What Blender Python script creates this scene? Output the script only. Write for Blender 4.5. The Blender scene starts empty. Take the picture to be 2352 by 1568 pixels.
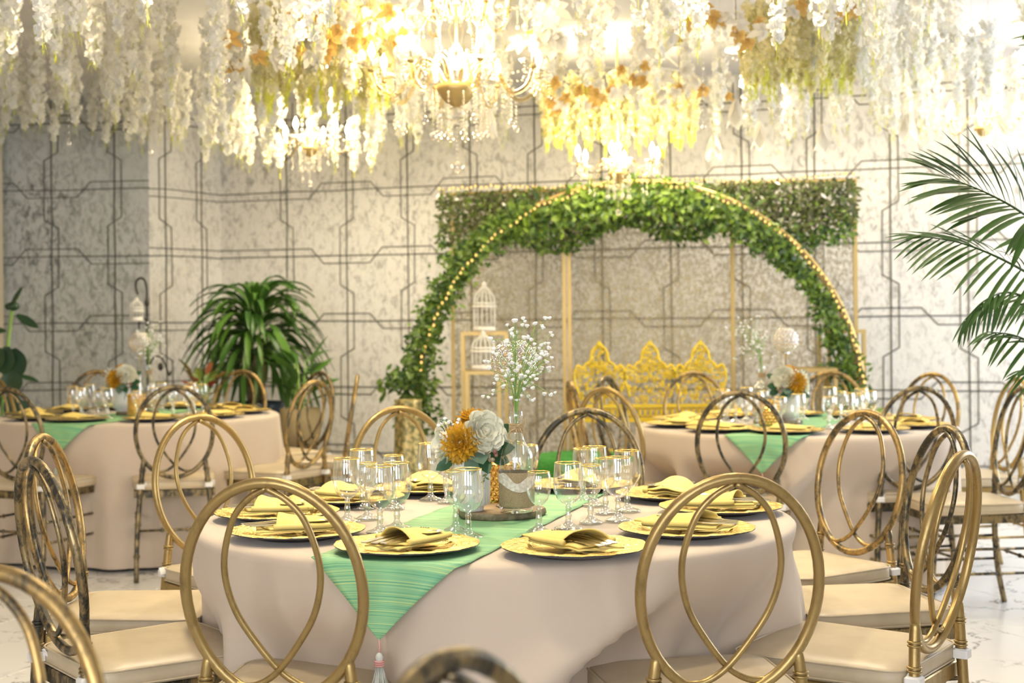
import bpy, math, random
from math import sin, cos, pi, radians as R_, sqrt, atan2, hypot
from mathutils import Vector, Matrix, Euler, noise
random.seed(7)
SC = bpy.context.scene
COL = SC.collection
PI = pi

# ------------------------------------------------------------------ camera, world, lights, exposure
F = 3340.0; CX, HY = 1176.0, 732.0; CAMZ = 1.24; ROLL = R_(0.5)
cd = bpy.data.cameras.new('camera'); cam = bpy.data.objects.new('camera', cd); COL.objects.link(cam)
cam.location = (0, 0, CAMZ)
cam.rotation_euler = (Matrix.Rotation(PI/2, 4, 'X') @ Matrix.Rotation(-ROLL, 4, 'Z')).to_euler()
cd.sensor_width = 36; cd.lens = F/2352*36; cd.shift_y = -(784-HY)/2352
cd.clip_start = .05; cd.clip_end = 60
cd.dof.use_dof = True; cd.dof.focus_distance = 3.35; cd.dof.aperture_fstop = 4.6
SC.camera = cam
SC.view_settings.view_transform = 'Standard'; SC.view_settings.look = 'None'
SC.view_settings.gamma = 1; SC.view_settings.use_curve_mapping = False
SC.view_settings.exposure = 0.6
cy = SC.cycles
cy.max_bounces = 7; cy.diffuse_bounces = 3; cy.glossy_bounces = 3; cy.transmission_bounces = 5
cy.transparent_max_bounces = 10; cy.caustics_reflective = False; cy.caustics_refractive = False
cy.sample_clamp_indirect = 3; cy.sample_clamp_direct = 0; cy.use_denoising = True
cy.use_light_tree = True; cy.adaptive_threshold = .02
W = bpy.data.worlds.new('sky'); SC.world = W; W.use_nodes = True
W.node_tree.nodes['Background'].inputs[0].default_value = (.78, .88, 1, 1)
W.node_tree.nodes['Background'].inputs[1].default_value = 3.0
def area(name, loc, target, sx, sy, power, color):
    l = bpy.data.lights.new(name, 'AREA'); l.shape = 'RECTANGLE'; l.size = sx; l.size_y = sy
    l.energy = power; l.color = color
    o = bpy.data.objects.new(name, l); COL.objects.link(o); o.location = loc
    o.rotation_euler = (Vector(target)-Vector(loc)).to_track_quat('-Z', 'Y').to_euler(); return o
DAY = (.86, .93, 1.0)
# daylight standing in the window openings (right wall and the wall behind the camera)
WIN_R = [(5.2, 6.7), (7.0, 8.5)]; PW_R = (30, 32)
WIN_F = [(-3.2, -1.6), (-.6, 1.0), (1.8, 3.4)]
for (a, b), p in zip(WIN_R, PW_R): area('window_daylight', (4.38, (a+b)/2, 1.6), (0, (a+b)/2, 1.45), b-a, 1.6, p, DAY)
for (a, b), p in zip(WIN_F, (84, 48, 8)): area('window_daylight', ((a+b)/2, -3.18, 1.65), ((a+b)/2, 3, 1.45), b-a, 1.6, p, (.98, .985, 1.0))
# warm fill lamps added to brighten the tables and back wall, with added fixtures
DOWN = [(-.75, 4.55), (.75, 4.55), (-.2, 2.9), (-2.1, 6.0), (1.9, 5.4), (-1.2, 9.2), (1.4, 8.7), (2.9, 8.0)]; PW_D = (14, 14, 5, 4, 4, 14, 9, 1.5)
for (x_, y_), p_ in zip(DOWN, PW_D):
    l = bpy.data.lights.new('added_fill_light', 'AREA'); l.shape = 'DISK'; l.size = .22; l.energy = p_; l.color = (1, .87, .64); l.spread = R_(130)
    o = bpy.data.objects.new('added_fill_light', l); COL.objects.link(o); o.location = (x_, y_, 2.815)
def lamp(loc, power, rad=.14, color=(1, .82, .48)):
    l = bpy.data.lights.new('chandelier_and_fill_light', 'POINT'); l.energy = power; l.shadow_soft_size = rad; l.color = color
    o = bpy.data.objects.new('chandelier_and_fill_light', l); COL.objects.link(o); o.location = loc; return o

# ------------------------------------------------------------------ pixel <-> world helpers (real places in metres)
def derot(px, py):
    x, y = px-CX, py-HY; c, s = cos(ROLL), sin(ROLL)
    return x*c - y*s, x*s + y*c
def at(px, py, d):
    u, v = derot(px, py); return Vector((u*d/F, d, CAMZ - v*d/F))
def onz(px, py, z):
    u, v = derot(px, py); d = (CAMZ-z)*F/v; return Vector((u*d/F, d, z))

# ------------------------------------------------------------------ mesh helpers
class MB:
    def __init__(s): s.v = []; s.f = []; s.m = []; s.sm = []; s.cur = 0; s.smooth = True
    def add(s, vs, fs, smooth=None):
        o = len(s.v); s.v.extend([tuple(p) for p in vs])
        sm = s.smooth if smooth is None else smooth
        for f in fs: s.f.append(tuple(i+o for i in f)); s.m.append(s.cur); s.sm.append(sm)
    def mesh(s, name, mats):
        me = bpy.data.meshes.new(name); me.from_pydata(s.v, [], s.f)
        for m in (mats if isinstance(mats, (list, tuple)) else [mats]): me.materials.append(m)
        me.polygons.foreach_set('use_smooth', s.sm); me.polygons.foreach_set('material_index', s.m)
        me.update(); return me
    def obj(s, name, mats, parent=None): return link(name, s.mesh(name, mats), parent)
def link(name, me, parent=None, loc=None, rot=None, sc=None):
    o = bpy.data.objects.new(name, me); COL.objects.link(o)
    if parent is not None: o.parent = parent
    if loc is not None: o.location = loc
    if rot is not None: o.rotation_euler = rot
    if sc is not None: o.scale = sc if hasattr(sc, '__len__') else (sc, sc, sc)
    return o
def tag(o, label, cat, group=None, kind=None):
    o['label'] = label
    if cat: o['category'] = cat
    if group: o['group'] = group
    if kind: o['kind'] = kind
    return o
def thing(name, label, cat, loc=(0, 0, 0), rz=0, group=None):
    o = bpy.data.objects.new(name, None); COL.objects.link(o); o.location = loc; o.rotation_euler = (0, 0, rz)
    o.empty_display_size = .05
    return tag(o, label, cat, group)
def struct(o): o['kind'] = 'structure'; return o
def copy_tree(o, parent=None):
    c = o.copy(); COL.objects.link(c); c.parent = parent
    for ch in list(KIDS.get(o.name, o.children)): copy_tree(ch, c)
    return c
KIDS = {}
def box(mb, x0, x1, y0, y1, z0, z1, M=None):
    vs = [Vector(p) for p in ((x0,y0,z0),(x1,y0,z0),(x1,y1,z0),(x0,y1,z0),(x0,y0,z1),(x1,y0,z1),(x1,y1,z1),(x0,y1,z1))]
    if M is not None: vs = [M @ p for p in vs]
    mb.add(vs, [(0,3,2,1),(4,5,6,7),(0,1,5,4),(1,2,6,5),(2,3,7,6),(3,0,4,7)], False)
def bevbox(mb, x0, x1, y0, y1, z0, z1, b=.004, M=None):
    # box with chamfered vertical and top edges
    vs = []; 
    def ring(z, i):
        return [Vector(p) for p in ((x0+i+b,y0+i,z),(x1-i-b,y0+i,z),(x1-i,y0+i+b,z),(x1-i,y1-i-b,z),(x1-i-b,y1-i,z),(x0+i+b,y1-i,z),(x0+i,y1-i-b,z),(x0+i,y0+i+b,z))]
    rs = [ring(z0, 0), ring(z1-b, 0), ring(z1, b)]
    for r in rs: vs += r
    if M is not None: vs = [M @ p for p in vs]
    fs = [tuple(range(7, -1, -1)), tuple(range(16, 24))]
    for k in (0, 8):
        for i in range(8): j = (i+1) % 8; fs.append((k+i, k+j, k+8+j, k+8+i))
    mb.add(vs, fs, False)
def lathe(mb, prof, n=24, c=(0, 0, 0), rfun=None, cap0=False, cap1=False, M=None):
    vs = []
    for k, (r, z) in enumerate(prof):
        for i in range(n):
            a = 2*PI*i/n; rr = r if rfun is None else r*rfun(a, k)
            p = Vector((c[0]+rr*cos(a), c[1]+rr*sin(a), c[2]+z)); vs.append(M @ p if M is not None else p)
    fs = []
    for k in range(len(prof)-1):
        for i in range(n):
            j = (i+1) % n; fs.append((k*n+i, k*n+j, (k+1)*n+j, (k+1)*n+i))
    if cap0: fs.append(tuple(range(n-1, -1, -1)))
    if cap1: b = (len(prof)-1)*n; fs.append(tuple(range(b, b+n)))
    mb.add(vs, fs)
def tube(mb, pts, r, n=8, closed=False, caps=True):
    pts = [Vector(p) for p in pts]; m = len(pts)
    rr = r if hasattr(r, '__len__') else [r]*m
    T = []
    for i in range(m):
        if closed: t = pts[(i+1) % m]-pts[i-1]
        else: t = pts[min(i+1, m-1)]-pts[max(i-1, 0)]
        T.append(t.normalized() if t.length > 1e-9 else Vector((0, 0, 1)))
    up = Vector((0, 0, 1)) if abs(T[0].z) < .9 else Vector((1, 0, 0))
    nrm = (up - T[0]*up.dot(T[0])).normalized(); vs = []
    for i in range(m):
        nrm = nrm - T[i]*nrm.dot(T[i])
        if nrm.length < 1e-6: nrm = T[i].orthogonal()
        nrm.normalize(); b = T[i].cross(nrm)
        for k in range(n):
            a = 2*PI*k/n; vs.append(pts[i]+(nrm*cos(a)+b*sin(a))*rr[i])
    fs = []
    for i in range(m if closed else m-1):
        j = (i+1) % m
        for k in range(n):
            l = (k+1) % n; fs.append((i*n+k, i*n+l, j*n+l, j*n+k))
    if caps and not closed: fs += [tuple(range(n-1, -1, -1)), tuple(range((m-1)*n, m*n))]
    mb.add(vs, fs)
def spline(P, k=8, closed=False):
    P = [Vector(p) for p in P]; out = []; m = len(P)
    for i in range(m if closed else m-1):
        p0 = P[i-1] if (closed or i > 0) else P[0]*2-P[1]; p1 = P[i]; p2 = P[(i+1) % m]
        p3 = P[(i+2) % m] if (closed or i+2 < m) else P[-1]*2-P[-2]
        for j in range(k):
            t = j/k; out.append(.5*((2*p1)+(p2-p0)*t+(2*p0-5*p1+4*p2-p3)*t*t+(3*p1-p0-3*p2+p3)*t**3))
    if not closed: out.append(P[-1])
    return out
def torus(mb, R, r, c=(0, 0, 0), n=20, k=6, M=None):
    pts = [Vector((c[0]+R*cos(2*PI*i/n), c[1]+R*sin(2*PI*i/n), c[2])) for i in range(n)]
    if M is not None: pts = [M @ p for p in pts]
    tube(mb, pts, r, k, closed=True)
def sphere(mb, c, r, n=10, m=6, sz=1.0, M=None):
    c = Vector(c); vs = [c+Vector((0, 0, -r*sz))]
    for j in range(1, m):
        t = -PI/2+PI*j/m
        for i in range(n): a = 2*PI*i/n; vs.append(c+Vector((r*cos(t)*cos(a), r*cos(t)*sin(a), r*sz*sin(t))))
    vs.append(c+Vector((0, 0, r*sz))); fs = []
    for i in range(n): fs.append((0, 1+(i+1) % n, 1+i))
    for j in range(m-2):
        for i in range(n): k = (i+1) % n; fs.append((1+j*n+i, 1+j*n+k, 1+(j+1)*n+k, 1+(j+1)*n+i))
    L = len(vs)-1; b = 1+(m-2)*n
    for i in range(n): fs.append((b+i, b+(i+1) % n, L))
    if M is not None: vs = [M @ p for p in vs]
    mb.add(vs, fs)
def leafq(mb, base, d, up, L, w, bend=.15, seg=3):
    # pointed leaf blade from base along d, surface normal about up
    d = Vector(d).normalized(); up = Vector(up); s = d.cross(up)
    if s.length < 1e-5: s = d.orthogonal()
    s.normalize(); n = s.cross(d).normalized(); vs = []
    for i in range(seg+1):
        t = i/seg; ww = w*.5*(sin(PI*min(1, t*.92+.06))**.8)*(1 if t < 1 else 0.05)
        c = Vector(base)+d*(L*t)-n*(bend*L*t*t)
        vs += [c-s*ww, c+n*(-ww*.25), c+s*ww]
    fs = []
    for i in range(seg):
        a = i*3; fs += [(a, a+1, a+4, a+3), (a+1, a+2, a+5, a+4)]
    mb.add(vs, fs)

# ------------------------------------------------------------------ materials
def mat(name, col=(.8, .8, .8), rough=.5, metal=0, **kw):
    m = bpy.data.materials.new(name); m.use_nodes = True; nt = m.node_tree; b = nt.nodes['Principled BSDF']
    b.inputs['Base Color'].default_value = (*col, 1); b.inputs['Roughness'].default_value = rough; b.inputs['Metallic'].default_value = metal
    for k, v in kw.items():
        b.inputs[k.replace('_', ' ')].default_value = v
    return m
def nn(m, t, **kw):
    n = m.node_tree.nodes.new(t)
    for k, v in kw.items():
        if k in n.inputs: n.inputs[k].default_value = v
        else: setattr(n, k, v)
    return n
def lk(m, a, b): m.node_tree.links.new(a, b)
def bsdf(m): return m.node_tree.nodes['Principled BSDF']
def ramp(m, src, stops, interp='LINEAR'):
    r = nn(m, 'ShaderNodeValToRGB'); cr = r.color_ramp; cr.interpolation = interp
    while len(cr.elements) < len(stops): cr.elements.new(.5)
    for e, (p, c) in zip(cr.elements, stops):
        e.position = p; e.color = (*c, 1) if hasattr(c, '__len__') else (c, c, c, 1)
    lk(m, src, r.inputs[0]); return r.outputs[0]
def noisen(m, scale, coord='Object', sc=(1, 1, 1), rot=(0, 0, 0), detail=3, rough=.55, dist=0):
    tc = nn(m, 'ShaderNodeTexCoord'); mp = nn(m, 'ShaderNodeMapping')
    mp.inputs['Scale'].default_value = sc; mp.inputs['Rotation'].default_value = rot
    lk(m, tc.outputs[coord], mp.inputs[0]); n = nn(m, 'ShaderNodeTexNoise')
    n.inputs['Scale'].default_value = scale; n.inputs['Detail'].default_value = detail; n.inputs['Roughness'].default_value = rough
    n.inputs['Distortion'].default_value = dist; lk(m, mp.outputs[0], n.inputs['Vector']); return n.outputs[0]
def bump(m, src, strength=.3, dist=.01):
    b = nn(m, 'ShaderNodeBump'); b.inputs['Strength'].default_value = strength; b.inputs['Distance'].default_value = dist
    lk(m, src, b.inputs['Height']); lk(m, b.outputs[0], bsdf(m).inputs['Normal'])
def mixc(m, fac, a, b, mode='MIX'):
    x = nn(m, 'ShaderNodeMix'); x.data_type = 'RGBA'; x.blend_type = mode
    for v, i in ((fac, 0), (a, 6), (b, 7)):
        if isinstance(v, (int, float)): x.inputs[i].default_value = v
        elif isinstance(v, tuple): x.inputs[i].default_value = (*v, 1)
        else: lk(m, v, x.inputs[i])
    return x.outputs[2]
def noisy(name, c1, c2, scale, rough=.5, metal=0, lo=.4, hi=.6, sc=(1, 1, 1), bmp=0, coord='Object', **kw):
    m = mat(name, c1, rough, metal, **kw); n = noisen(m, scale, coord, sc)
    lk(m, ramp(m, n, [(lo, c1), (hi, c2)]), bsdf(m).inputs['Base Color'])
    if bmp: bump(m, n, bmp)
    return m
def emis(name, col, s):
    m = mat(name, (0, 0, 0)); b = bsdf(m); b.inputs['Emission Color'].default_value = (*col, 1); b.inputs['Emission Strength'].default_value = s
    return m
def leafmat(name, c1, c2, scale=6, trans=.25, rough=.45, island=True):
    m = mat(name, c1, rough); nt = m.node_tree
    g = nn(m, 'ShaderNodeNewGeometry'); 
    oi = nn(m, 'ShaderNodeObjectInfo'); src = g.outputs['Random Per Island'] if island is True else (oi.outputs['Random'] if island == 'obj' else noisen(m, scale))
    c = ramp(m, src, [(.0, c1), (1.0, c2)]); lk(m, c, bsdf(m).inputs['Base Color'])
    t = nn(m, 'ShaderNodeBsdfTranslucent'); lk(m, c, t.inputs[0]); mx = nn(m, 'ShaderNodeMixShader'); mx.inputs[0].default_value = trans
    out = nt.nodes['Material Output']; lk(m, bsdf(m).outputs[0], mx.inputs[1]); lk(m, t.outputs[0], mx.inputs[2]); lk(m, mx.outputs[0], out.inputs[0])
    return m
def thinglass(name, tint=(.97, .99, .98), base=.04, edge=.75, rough=0.02):
    m = bpy.data.materials.new(name); m.use_nodes = True; nt = m.node_tree; nt.nodes.remove(nt.nodes['Principled BSDF'])
    t = nn(m, 'ShaderNodeBsdfTransparent'); t.inputs[0].default_value = (*tint, 1)
    g = nn(m, 'ShaderNodeBsdfGlossy'); g.inputs['Roughness'].default_value = rough; g.inputs[0].default_value = (1, 1, 1, 1)
    lw = nn(m, 'ShaderNodeLayerWeight'); lw.inputs[0].default_value = .32
    r = nn(m, 'ShaderNodeMapRange'); r.inputs[3].default_value = base; r.inputs[4].default_value = edge; lk(m, lw.outputs['Facing'], r.inputs[0])
    p = nn(m, 'ShaderNodeMath'); p.operation = 'POWER'; lk(m, r.outputs[0], p.inputs[0]); p.inputs[1].default_value = 1.5
    mx = nn(m, 'ShaderNodeMixShader'); lk(m, p.outputs[0], mx.inputs[0]); lk(m, t.outputs[0], mx.inputs[1]); lk(m, g.outputs[0], mx.inputs[2])
    lk(m, mx.outputs[0], nt.nodes['Material Output'].inputs[0]); return m

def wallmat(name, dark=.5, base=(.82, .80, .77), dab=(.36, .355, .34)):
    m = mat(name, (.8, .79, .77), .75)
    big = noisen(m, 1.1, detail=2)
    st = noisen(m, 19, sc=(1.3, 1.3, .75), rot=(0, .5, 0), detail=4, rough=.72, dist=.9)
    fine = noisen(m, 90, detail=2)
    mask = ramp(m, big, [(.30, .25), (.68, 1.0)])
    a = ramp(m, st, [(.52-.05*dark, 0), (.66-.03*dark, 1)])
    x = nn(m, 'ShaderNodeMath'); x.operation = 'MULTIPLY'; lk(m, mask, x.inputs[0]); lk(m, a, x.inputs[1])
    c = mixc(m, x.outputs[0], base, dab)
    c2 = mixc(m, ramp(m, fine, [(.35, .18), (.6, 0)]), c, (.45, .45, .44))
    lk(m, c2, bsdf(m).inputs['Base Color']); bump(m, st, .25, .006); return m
M_WALL = wallmat('plaster_wall', .6); M_WALL2 = wallmat('plaster_wall_left_shaded', 1.2, (.60, .62, .62), (.16, .17, .17))  # left copy: denser dabs, plus shade painted in as a darker base
M_LINE = mat('dark_grout', (.12, .115, .10), .9)
M_CEIL = noisy('ceiling_paint', (.76, .74, .76), (.70, .68, .70), 2, .8)
M_PAINT = mat('cream_paint', (.78, .70, .56), .6)
M_TRIM = mat('white_trim', (.85, .85, .84), .4)
m = M_TILE = mat('marble_tile', (.8, .8, .8), .2)
n1 = noisen(m, 1.9, 'Object', detail=6, rough=.6, dist=.5)
v = ramp(m, n1, [(.490, .0), (.499, 1), (.501, 1), (.510, 0)])
msk = ramp(m, noisen(m, 2.3, detail=2), [(.43, 0), (.55, 1)])
x = nn(m, 'ShaderNodeMath'); x.operation = 'MULTIPLY'; lk(m, v, x.inputs[0]); lk(m, msk, x.inputs[1])
lk(m, mixc(m, x.outputs[0], (.74, .73, .725), (.14, .14, .14)), bsdf(m).inputs['Base Color'])
M_GROUT = mat('tile_grout', (.50, .47, .44), .8)

def chairmat(name, gold, dark, lo, hi):
    m = mat(name, gold, .36, .8); n = noisen(m, 26, sc=(1, 1, .5), detail=5, rough=.75)
    lk(m, ramp(m, n, [(lo, gold), (hi, dark)]), bsdf(m).inputs['Base Color'])
    lk(m, ramp(m, n, [(lo, .34), (hi, .42)]), bsdf(m).inputs['Roughness']); return m
CH = {'gold': chairmat('gold_chair_metal', (.41, .29, .115), (.22, .15, .06), .50, .74),
      'bronze': chairmat('worn_bronze_metal', (.46, .31, .12), (.10, .085, .06), .44, .60),
      'dark': chairmat('dark_bronze_metal', (.32, .24, .12), (.060, .056, .046), .42, .56)}
M_CUSH = noisy('champagne_leatherette', (.59, .48, .325), (.53, .43, .285), 9, .42, bmp=.05)
M_STRAP = mat('white_strap', (.85, .82, .78), .6)
def clothmat():
    m = mat('champagne_tablecloth', (.63, .515, .405), .72); bsdf(m).inputs['Sheen Weight'].default_value = .25
    n = noisen(m, 420, detail=1); bump(m, n, .08, .002); return m
M_CLOTH = clothmat()
m = M_RUN = mat('striped_green_runner', (.4, .7, .5), .6)
tc = nn(m, 'ShaderNodeUVMap'); mp = nn(m, 'ShaderNodeMapping'); mp.inputs['Scale'].default_value = (1.0, 170, 1); lk(m, tc.outputs[0], mp.inputs[0])
n_ = nn(m, 'ShaderNodeTexNoise'); n_.inputs['Scale'].default_value = 1.8; n_.inputs['Detail'].default_value = 3; lk(m, mp.outputs[0], n_.inputs['Vector'])
lk(m, ramp(m, n_.outputs[0], [(.33, (.09, .36, .20)), (.45, (.21, .50, .27)), (.56, (.32, .60, .29)), (.68, (.62, .70, .26))]), bsdf(m).inputs['Base Color'])
M_GOLDP = mat('gold_charger', (.95, .70, .22), .26, .95)
n_ = noisen(M_GOLDP, 110, sc=(1, 1, .2), detail=2); bump(M_GOLDP, n_, .9, .006)
M_PUNDER = mat('plate_rim_dark', (.06, .055, .06), .35)
M_NAP = noisy('yellow_napkin', (1.0, .78, .25), (.97, .73, .21), 20, .8, bmp=.06)
M_STEEL = mat('brushed_steel', (.72, .66, .52), .22, 1)
M_GLASS = thinglass('clear_glass', (.985, .995, .99), .25, .97); M_GLASSB = thinglass('bottle_glass', (.95, .98, .96), .24, .95)
M_STEM = thinglass('solid_glass', (.95, .98, .96), .38, .98)
M_RIM = mat('gold_rim', (1, .74, .25), .18, 1)
M_CHROME = mat('chrome', (.85, .85, .88), .08, 1)
M_CRYST = thinglass('crystal', (.99, .97, .93), .25, .95)
M_ARM = thinglass('glass_arm', (.95, .86, .66), .10, .85)
M_CRYSTA = thinglass('amber_crystal', (.97, .91, .80), .25, .9)
M_WHITEV = mat('white_ceramic', (.90, .90, .90), .25)
M_BARK = noisy('wood_bark', (.30, .26, .17), (.16, .13, .08), 30, .85, bmp=.4)
M_WOODT = noisy('wood_top', (.40, .27, .15), (.28, .18, .10), 14, .6)
M_BURLAP = mat('burlap', (.44, .33, .20), .9)
n_ = noisen(M_BURLAP, 800, detail=1); bump(M_BURLAP, n_, .6, .003); lk(M_BURLAP, ramp(M_BURLAP, n_, [(.35, (.30, .22, .12)), (.65, (.55, .43, .28))]), bsdf(M_BURLAP).inputs['Base Color'])
M_LACE = noisy('lace', (.86, .82, .77), (.66, .60, .53), 120, .9)
M_TWINE = noisy('twine', (.62, .47, .28), (.45, .32, .18), 150, .9)
M_MOSAIC = mat('gold_mosaic_glass', (1, .62, .16), .12, .75); bsdf(M_MOSAIC).inputs['Coat Weight'].default_value = .6
M_ROSE = mat('cream_rose', (.92, .90, .74), .6); bsdf(M_ROSE).inputs['Subsurface Weight'].default_value = 0
M_DAHL = leafmat('orange_dahlia', (.60, .30, .015), (.84, .50, .05), trans=.2)
M_EUC = leafmat('eucalyptus_leaf', (.12, .22, .16), (.20, .30, .22), trans=.1)
M_DKLEAF = leafmat('dark_green_leaf', (.03, .10, .045), (.05, .14, .06), trans=.1)
M_BERRY = noisy('berries', (.50, .42, .28), (.30, .12, .10), 60, .4)
M_GSTEM = leafmat('fine_green_stem', (.22, .42, .10), (.38, .55, .14), trans=.1)
M_GYP = mat('white_gypsophila', (.93, .93, .94), .6)
M_WIST = leafmat('white_wisteria_petal', (.90, .88, .82), (.93, .92, .88), trans=.42, rough=.7)
M_WISTY = leafmat('ivory_wisteria_petal', (.92, .85, .52), (.93, .89, .66), trans=.45, rough=.7)
M_BUD = leafmat('yellow_green_buds', (.62, .68, .04), (.80, .80, .08), trans=.35, rough=.6)
M_CORD = mat('pale_cord', (.7, .7, .62), .8)
M_AUT = leafmat('autumn_leaf', (.50, .29, .07), (.78, .54, .18), trans=.3)
M_PALELEAF = leafmat('pale_silk_leaf', (.80, .74, .62), (.86, .84, .80), trans=.35)
M_FOLI = leafmat('garland_leaf', (.012, .055, .012), (.19, .31, .035), trans=.2)
M_FOLD = leafmat('olive_garland_leaf', (.075, .07, .03), (.10, .14, .03), trans=.12)
M_STRAPLEAF = leafmat('glossy_strap_leaf', (.028, .095, .014), (.10, .22, .03), trans=.16, rough=.4, island='obj')
M_PALM = leafmat('palm_leaflet', (.022, .075, .010), (.050, .125, .012), trans=.15, rough=.5, island=False)
M_RUBBER = leafmat('rubber_leaf', (.012, .04, .02), (.03, .085, .025), trans=.06, rough=.42, island=False)
M_CROT = leafmat('croton_leaf', (.26, .03, .025), (.16, .24, .04), trans=.2, island='obj')
M_TRUNK = noisy('brown_stem', (.25, .18, .10), (.14, .10, .05), 30, .8)
M_GOLDM = mat('gold_painted_metal', (.56, .41, .17), .42, .7)
M_GOLDB = mat('baroque_gold', (.84, .61, .04), .42, .5)
M_CAGE = mat('white_cage_wire', (.88, .85, .80), .5)
M_IRON = mat('dark_iron', (.06, .055, .05), .5, .5)
M_GRASS = noisy('artificial_grass', (.03, .20, .03), (.05, .28, .04), 60, .9, bmp=.6)
M_POTB = mat('dark_blue_pot', (.03, .05, .08), .2); M_POTC = noisy('beige_pot', (.55, .45, .28), (.45, .36, .2), 8, .7)
M_RATT = noisy('dark_rattan', (.05, .04, .03), (.12, .09, .06), 70, .8)
M_BULB = emis('lit_bulb', (1, .80, .45), 26); M_BULB.cycles.emission_sampling = 'NONE'
M_FAIRY = emis('fairy_bulb', (1, .60, .16), 1.5); M_FAIRY.cycles.emission_sampling = 'NONE'
M_TASS = leafmat('tassel_thread', (.78, .84, .74), (.90, .90, .84), trans=.2); M_TPINK = mat('pink_thread', (.80, .40, .38), .8)
def netmat():
    m = mat('glitter_net', (.36, .30, .17), .7); nt = m.node_tree
    n = noisen(m, 38, detail=3, rough=.7, sc=(1.2, 1.2, 1)); a = ramp(m, n, [(.42, .12), (.60, .72)])
    t = nn(m, 'ShaderNodeBsdfTransparent'); mx = nn(m, 'ShaderNodeMixShader'); lk(m, a, mx.inputs[0]); lk(m, t.outputs[0], mx.inputs[1]); lk(m, bsdf(m).outputs[0], mx.inputs[2])
    lk(m, mx.outputs[0], nt.nodes['Material Output'].inputs[0]); return m
M_NET = netmat()

# ------------------------------------------------------------------ the room
CEIL = 2.85
TH = atan2(.329, 1)                      # the back wall runs this much off square
def wally(x): return 10.15-.329*x
K0 = Vector((-2.56, 10.28, 0)); K1 = Vector((-2.38, 10.50, 0)); K2 = Vector((-2.17, 10.865, 0))
def wall_panel(name, a, b, m, z0=0, z1=CEIL, th=.12):
    a, b = Vector(a), Vector(b); d = (b-a).normalized(); nrm = Vector((-d.y, d.x, 0)) # away from the room
    if nrm.y < 0 and abs(nrm.y) > .3: nrm = -nrm
    mb = MB(); mb.smooth = False
    vs = [a, b, b+nrm*th, a+nrm*th]; vs = [Vector((p.x, p.y, z0)) for p in vs]+[Vector((p.x, p.y, z1)) for p in vs]
    mb.add(vs, [(0,1,2,3),(4,5,6,7),(0,1,5,4),(1,2,6,5),(2,3,7,6),(3,0,4,7)])
    return struct(mb.obj(name, m)), a, d, nrm
wb, A_, D_, N_ = wall_panel('wall_back', K2, (4.5, wally(4.5), 0), M_WALL)
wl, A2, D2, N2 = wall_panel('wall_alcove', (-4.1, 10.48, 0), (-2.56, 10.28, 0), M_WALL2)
wc1 = wall_panel('wall_corner', K0, K1, M_WALL); wc2 = wall_panel('wall_corner_return', K1, K2, M_WALL)
def rib(mb, P, w=.011, n=Vector((0, -1, 0)), th=.004):
    # raised dark joint line along polyline P lying on the wall
    for i in range(len(P)-1):
        a, b = P[i], P[i+1]; d = (b-a).normalized(); s = d.cross(n).normalized()*w/2
        a2, b2 = a-d*w*.4, b+d*w*.4
        vs = [a2-s, a2+s, b2+s, b2-s]; vs = [p-n*.002 for p in vs]+[p+n*th for p in vs]
        mb.add(vs, [(4,5,6,7),(0,1,5,4),(1,2,6,5),(2,3,7,6),(3,0,4,7)], False)
def wall_lines(wall, a, d, nrm, length, s0, sp, seed, ph=0, flip0=0):
    rnd = random.Random(seed); n = -nrm
    def pt(s, z): return a+d*s+Vector((0, 0, z))+n*.001
    cz = [1.235-.475*k for k in range(-4, 3)]; cz = [z for z in cz if z < CEIL]
    cz = sorted(cz)
    xs = []; s = s0
    while s < length: xs.append(s); s += sp
    o = .052
    for i, sx in enumerate(xs):
        w = lambda: rnd.uniform(-.003, .003)
        mb = MB(); rib(mb, [pt(sx+w(), .02+k*.28) for k in range(11)], .009, n); mb.obj('painted_line', M_LINE, wall)
        P = []; side = lambda j: o*(1 if (i+j+ph) % 2 else -1)
        z = .02; P.append(pt(sx+side(0), .02))
        for j in range(len(cz)-1):
            zm = (cz[j]+cz[j+1])/2+w()*3
            P += [pt(sx+side(j)+w(), zm-.03), pt(sx+side(j+1)+w(), zm+.03)]
        P.append(pt(sx+side(len(cz)-1), CEIL-.01))
        mb = MB(); rib(mb, P, .0065, n); mb.obj('painted_line', M_LINE, wall)
    for j, z in enumerate(cz):
        w = lambda: rnd.uniform(-.004, .004)
        k = max(2, int(length/.3)); mb = MB(); rib(mb, [pt(length*q/k, z+w()) for q in range(k+1)], .0075, n); mb.obj('painted_line', M_LINE, wall)
        P = [pt(0, z+o*1.05*(1 if (j+ph) % 2 else -1))]
        for i in range(len(xs)-1):
            sm = (xs[i]+xs[i+1])/2+w()*3; u0 = o*1.05*(1 if (i+j+ph) % 2 else -1)
            P += [pt(sm-.05, z+u0), pt(sm+.05, z-u0)] 
        P.append(pt(length, P[-1].z))
        mb = MB(); rib(mb, P, .0065, n); mb.obj('painted_line', M_LINE, wall)
LB = (Vector((4.5, wally(4.5), 0))-K2).length
wall_lines(wb, A_, D_, -N_ if False else N_, LB, .55, .478, 3)
wall_lines(wl, A2, D2, N2, (Vector((-2.56, 10.28, 0))-Vector((-4.1, 10.48, 0))).length, .36, .47, 5, 1)
for wcx, sd in ((wc1, 8), (wc2, 9)):
    L = .284 if sd == 8 else .421
    wall_lines(wcx[0], wcx[1], wcx[2], wcx[3], L, L*.5, 9, sd, 0)
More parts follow.
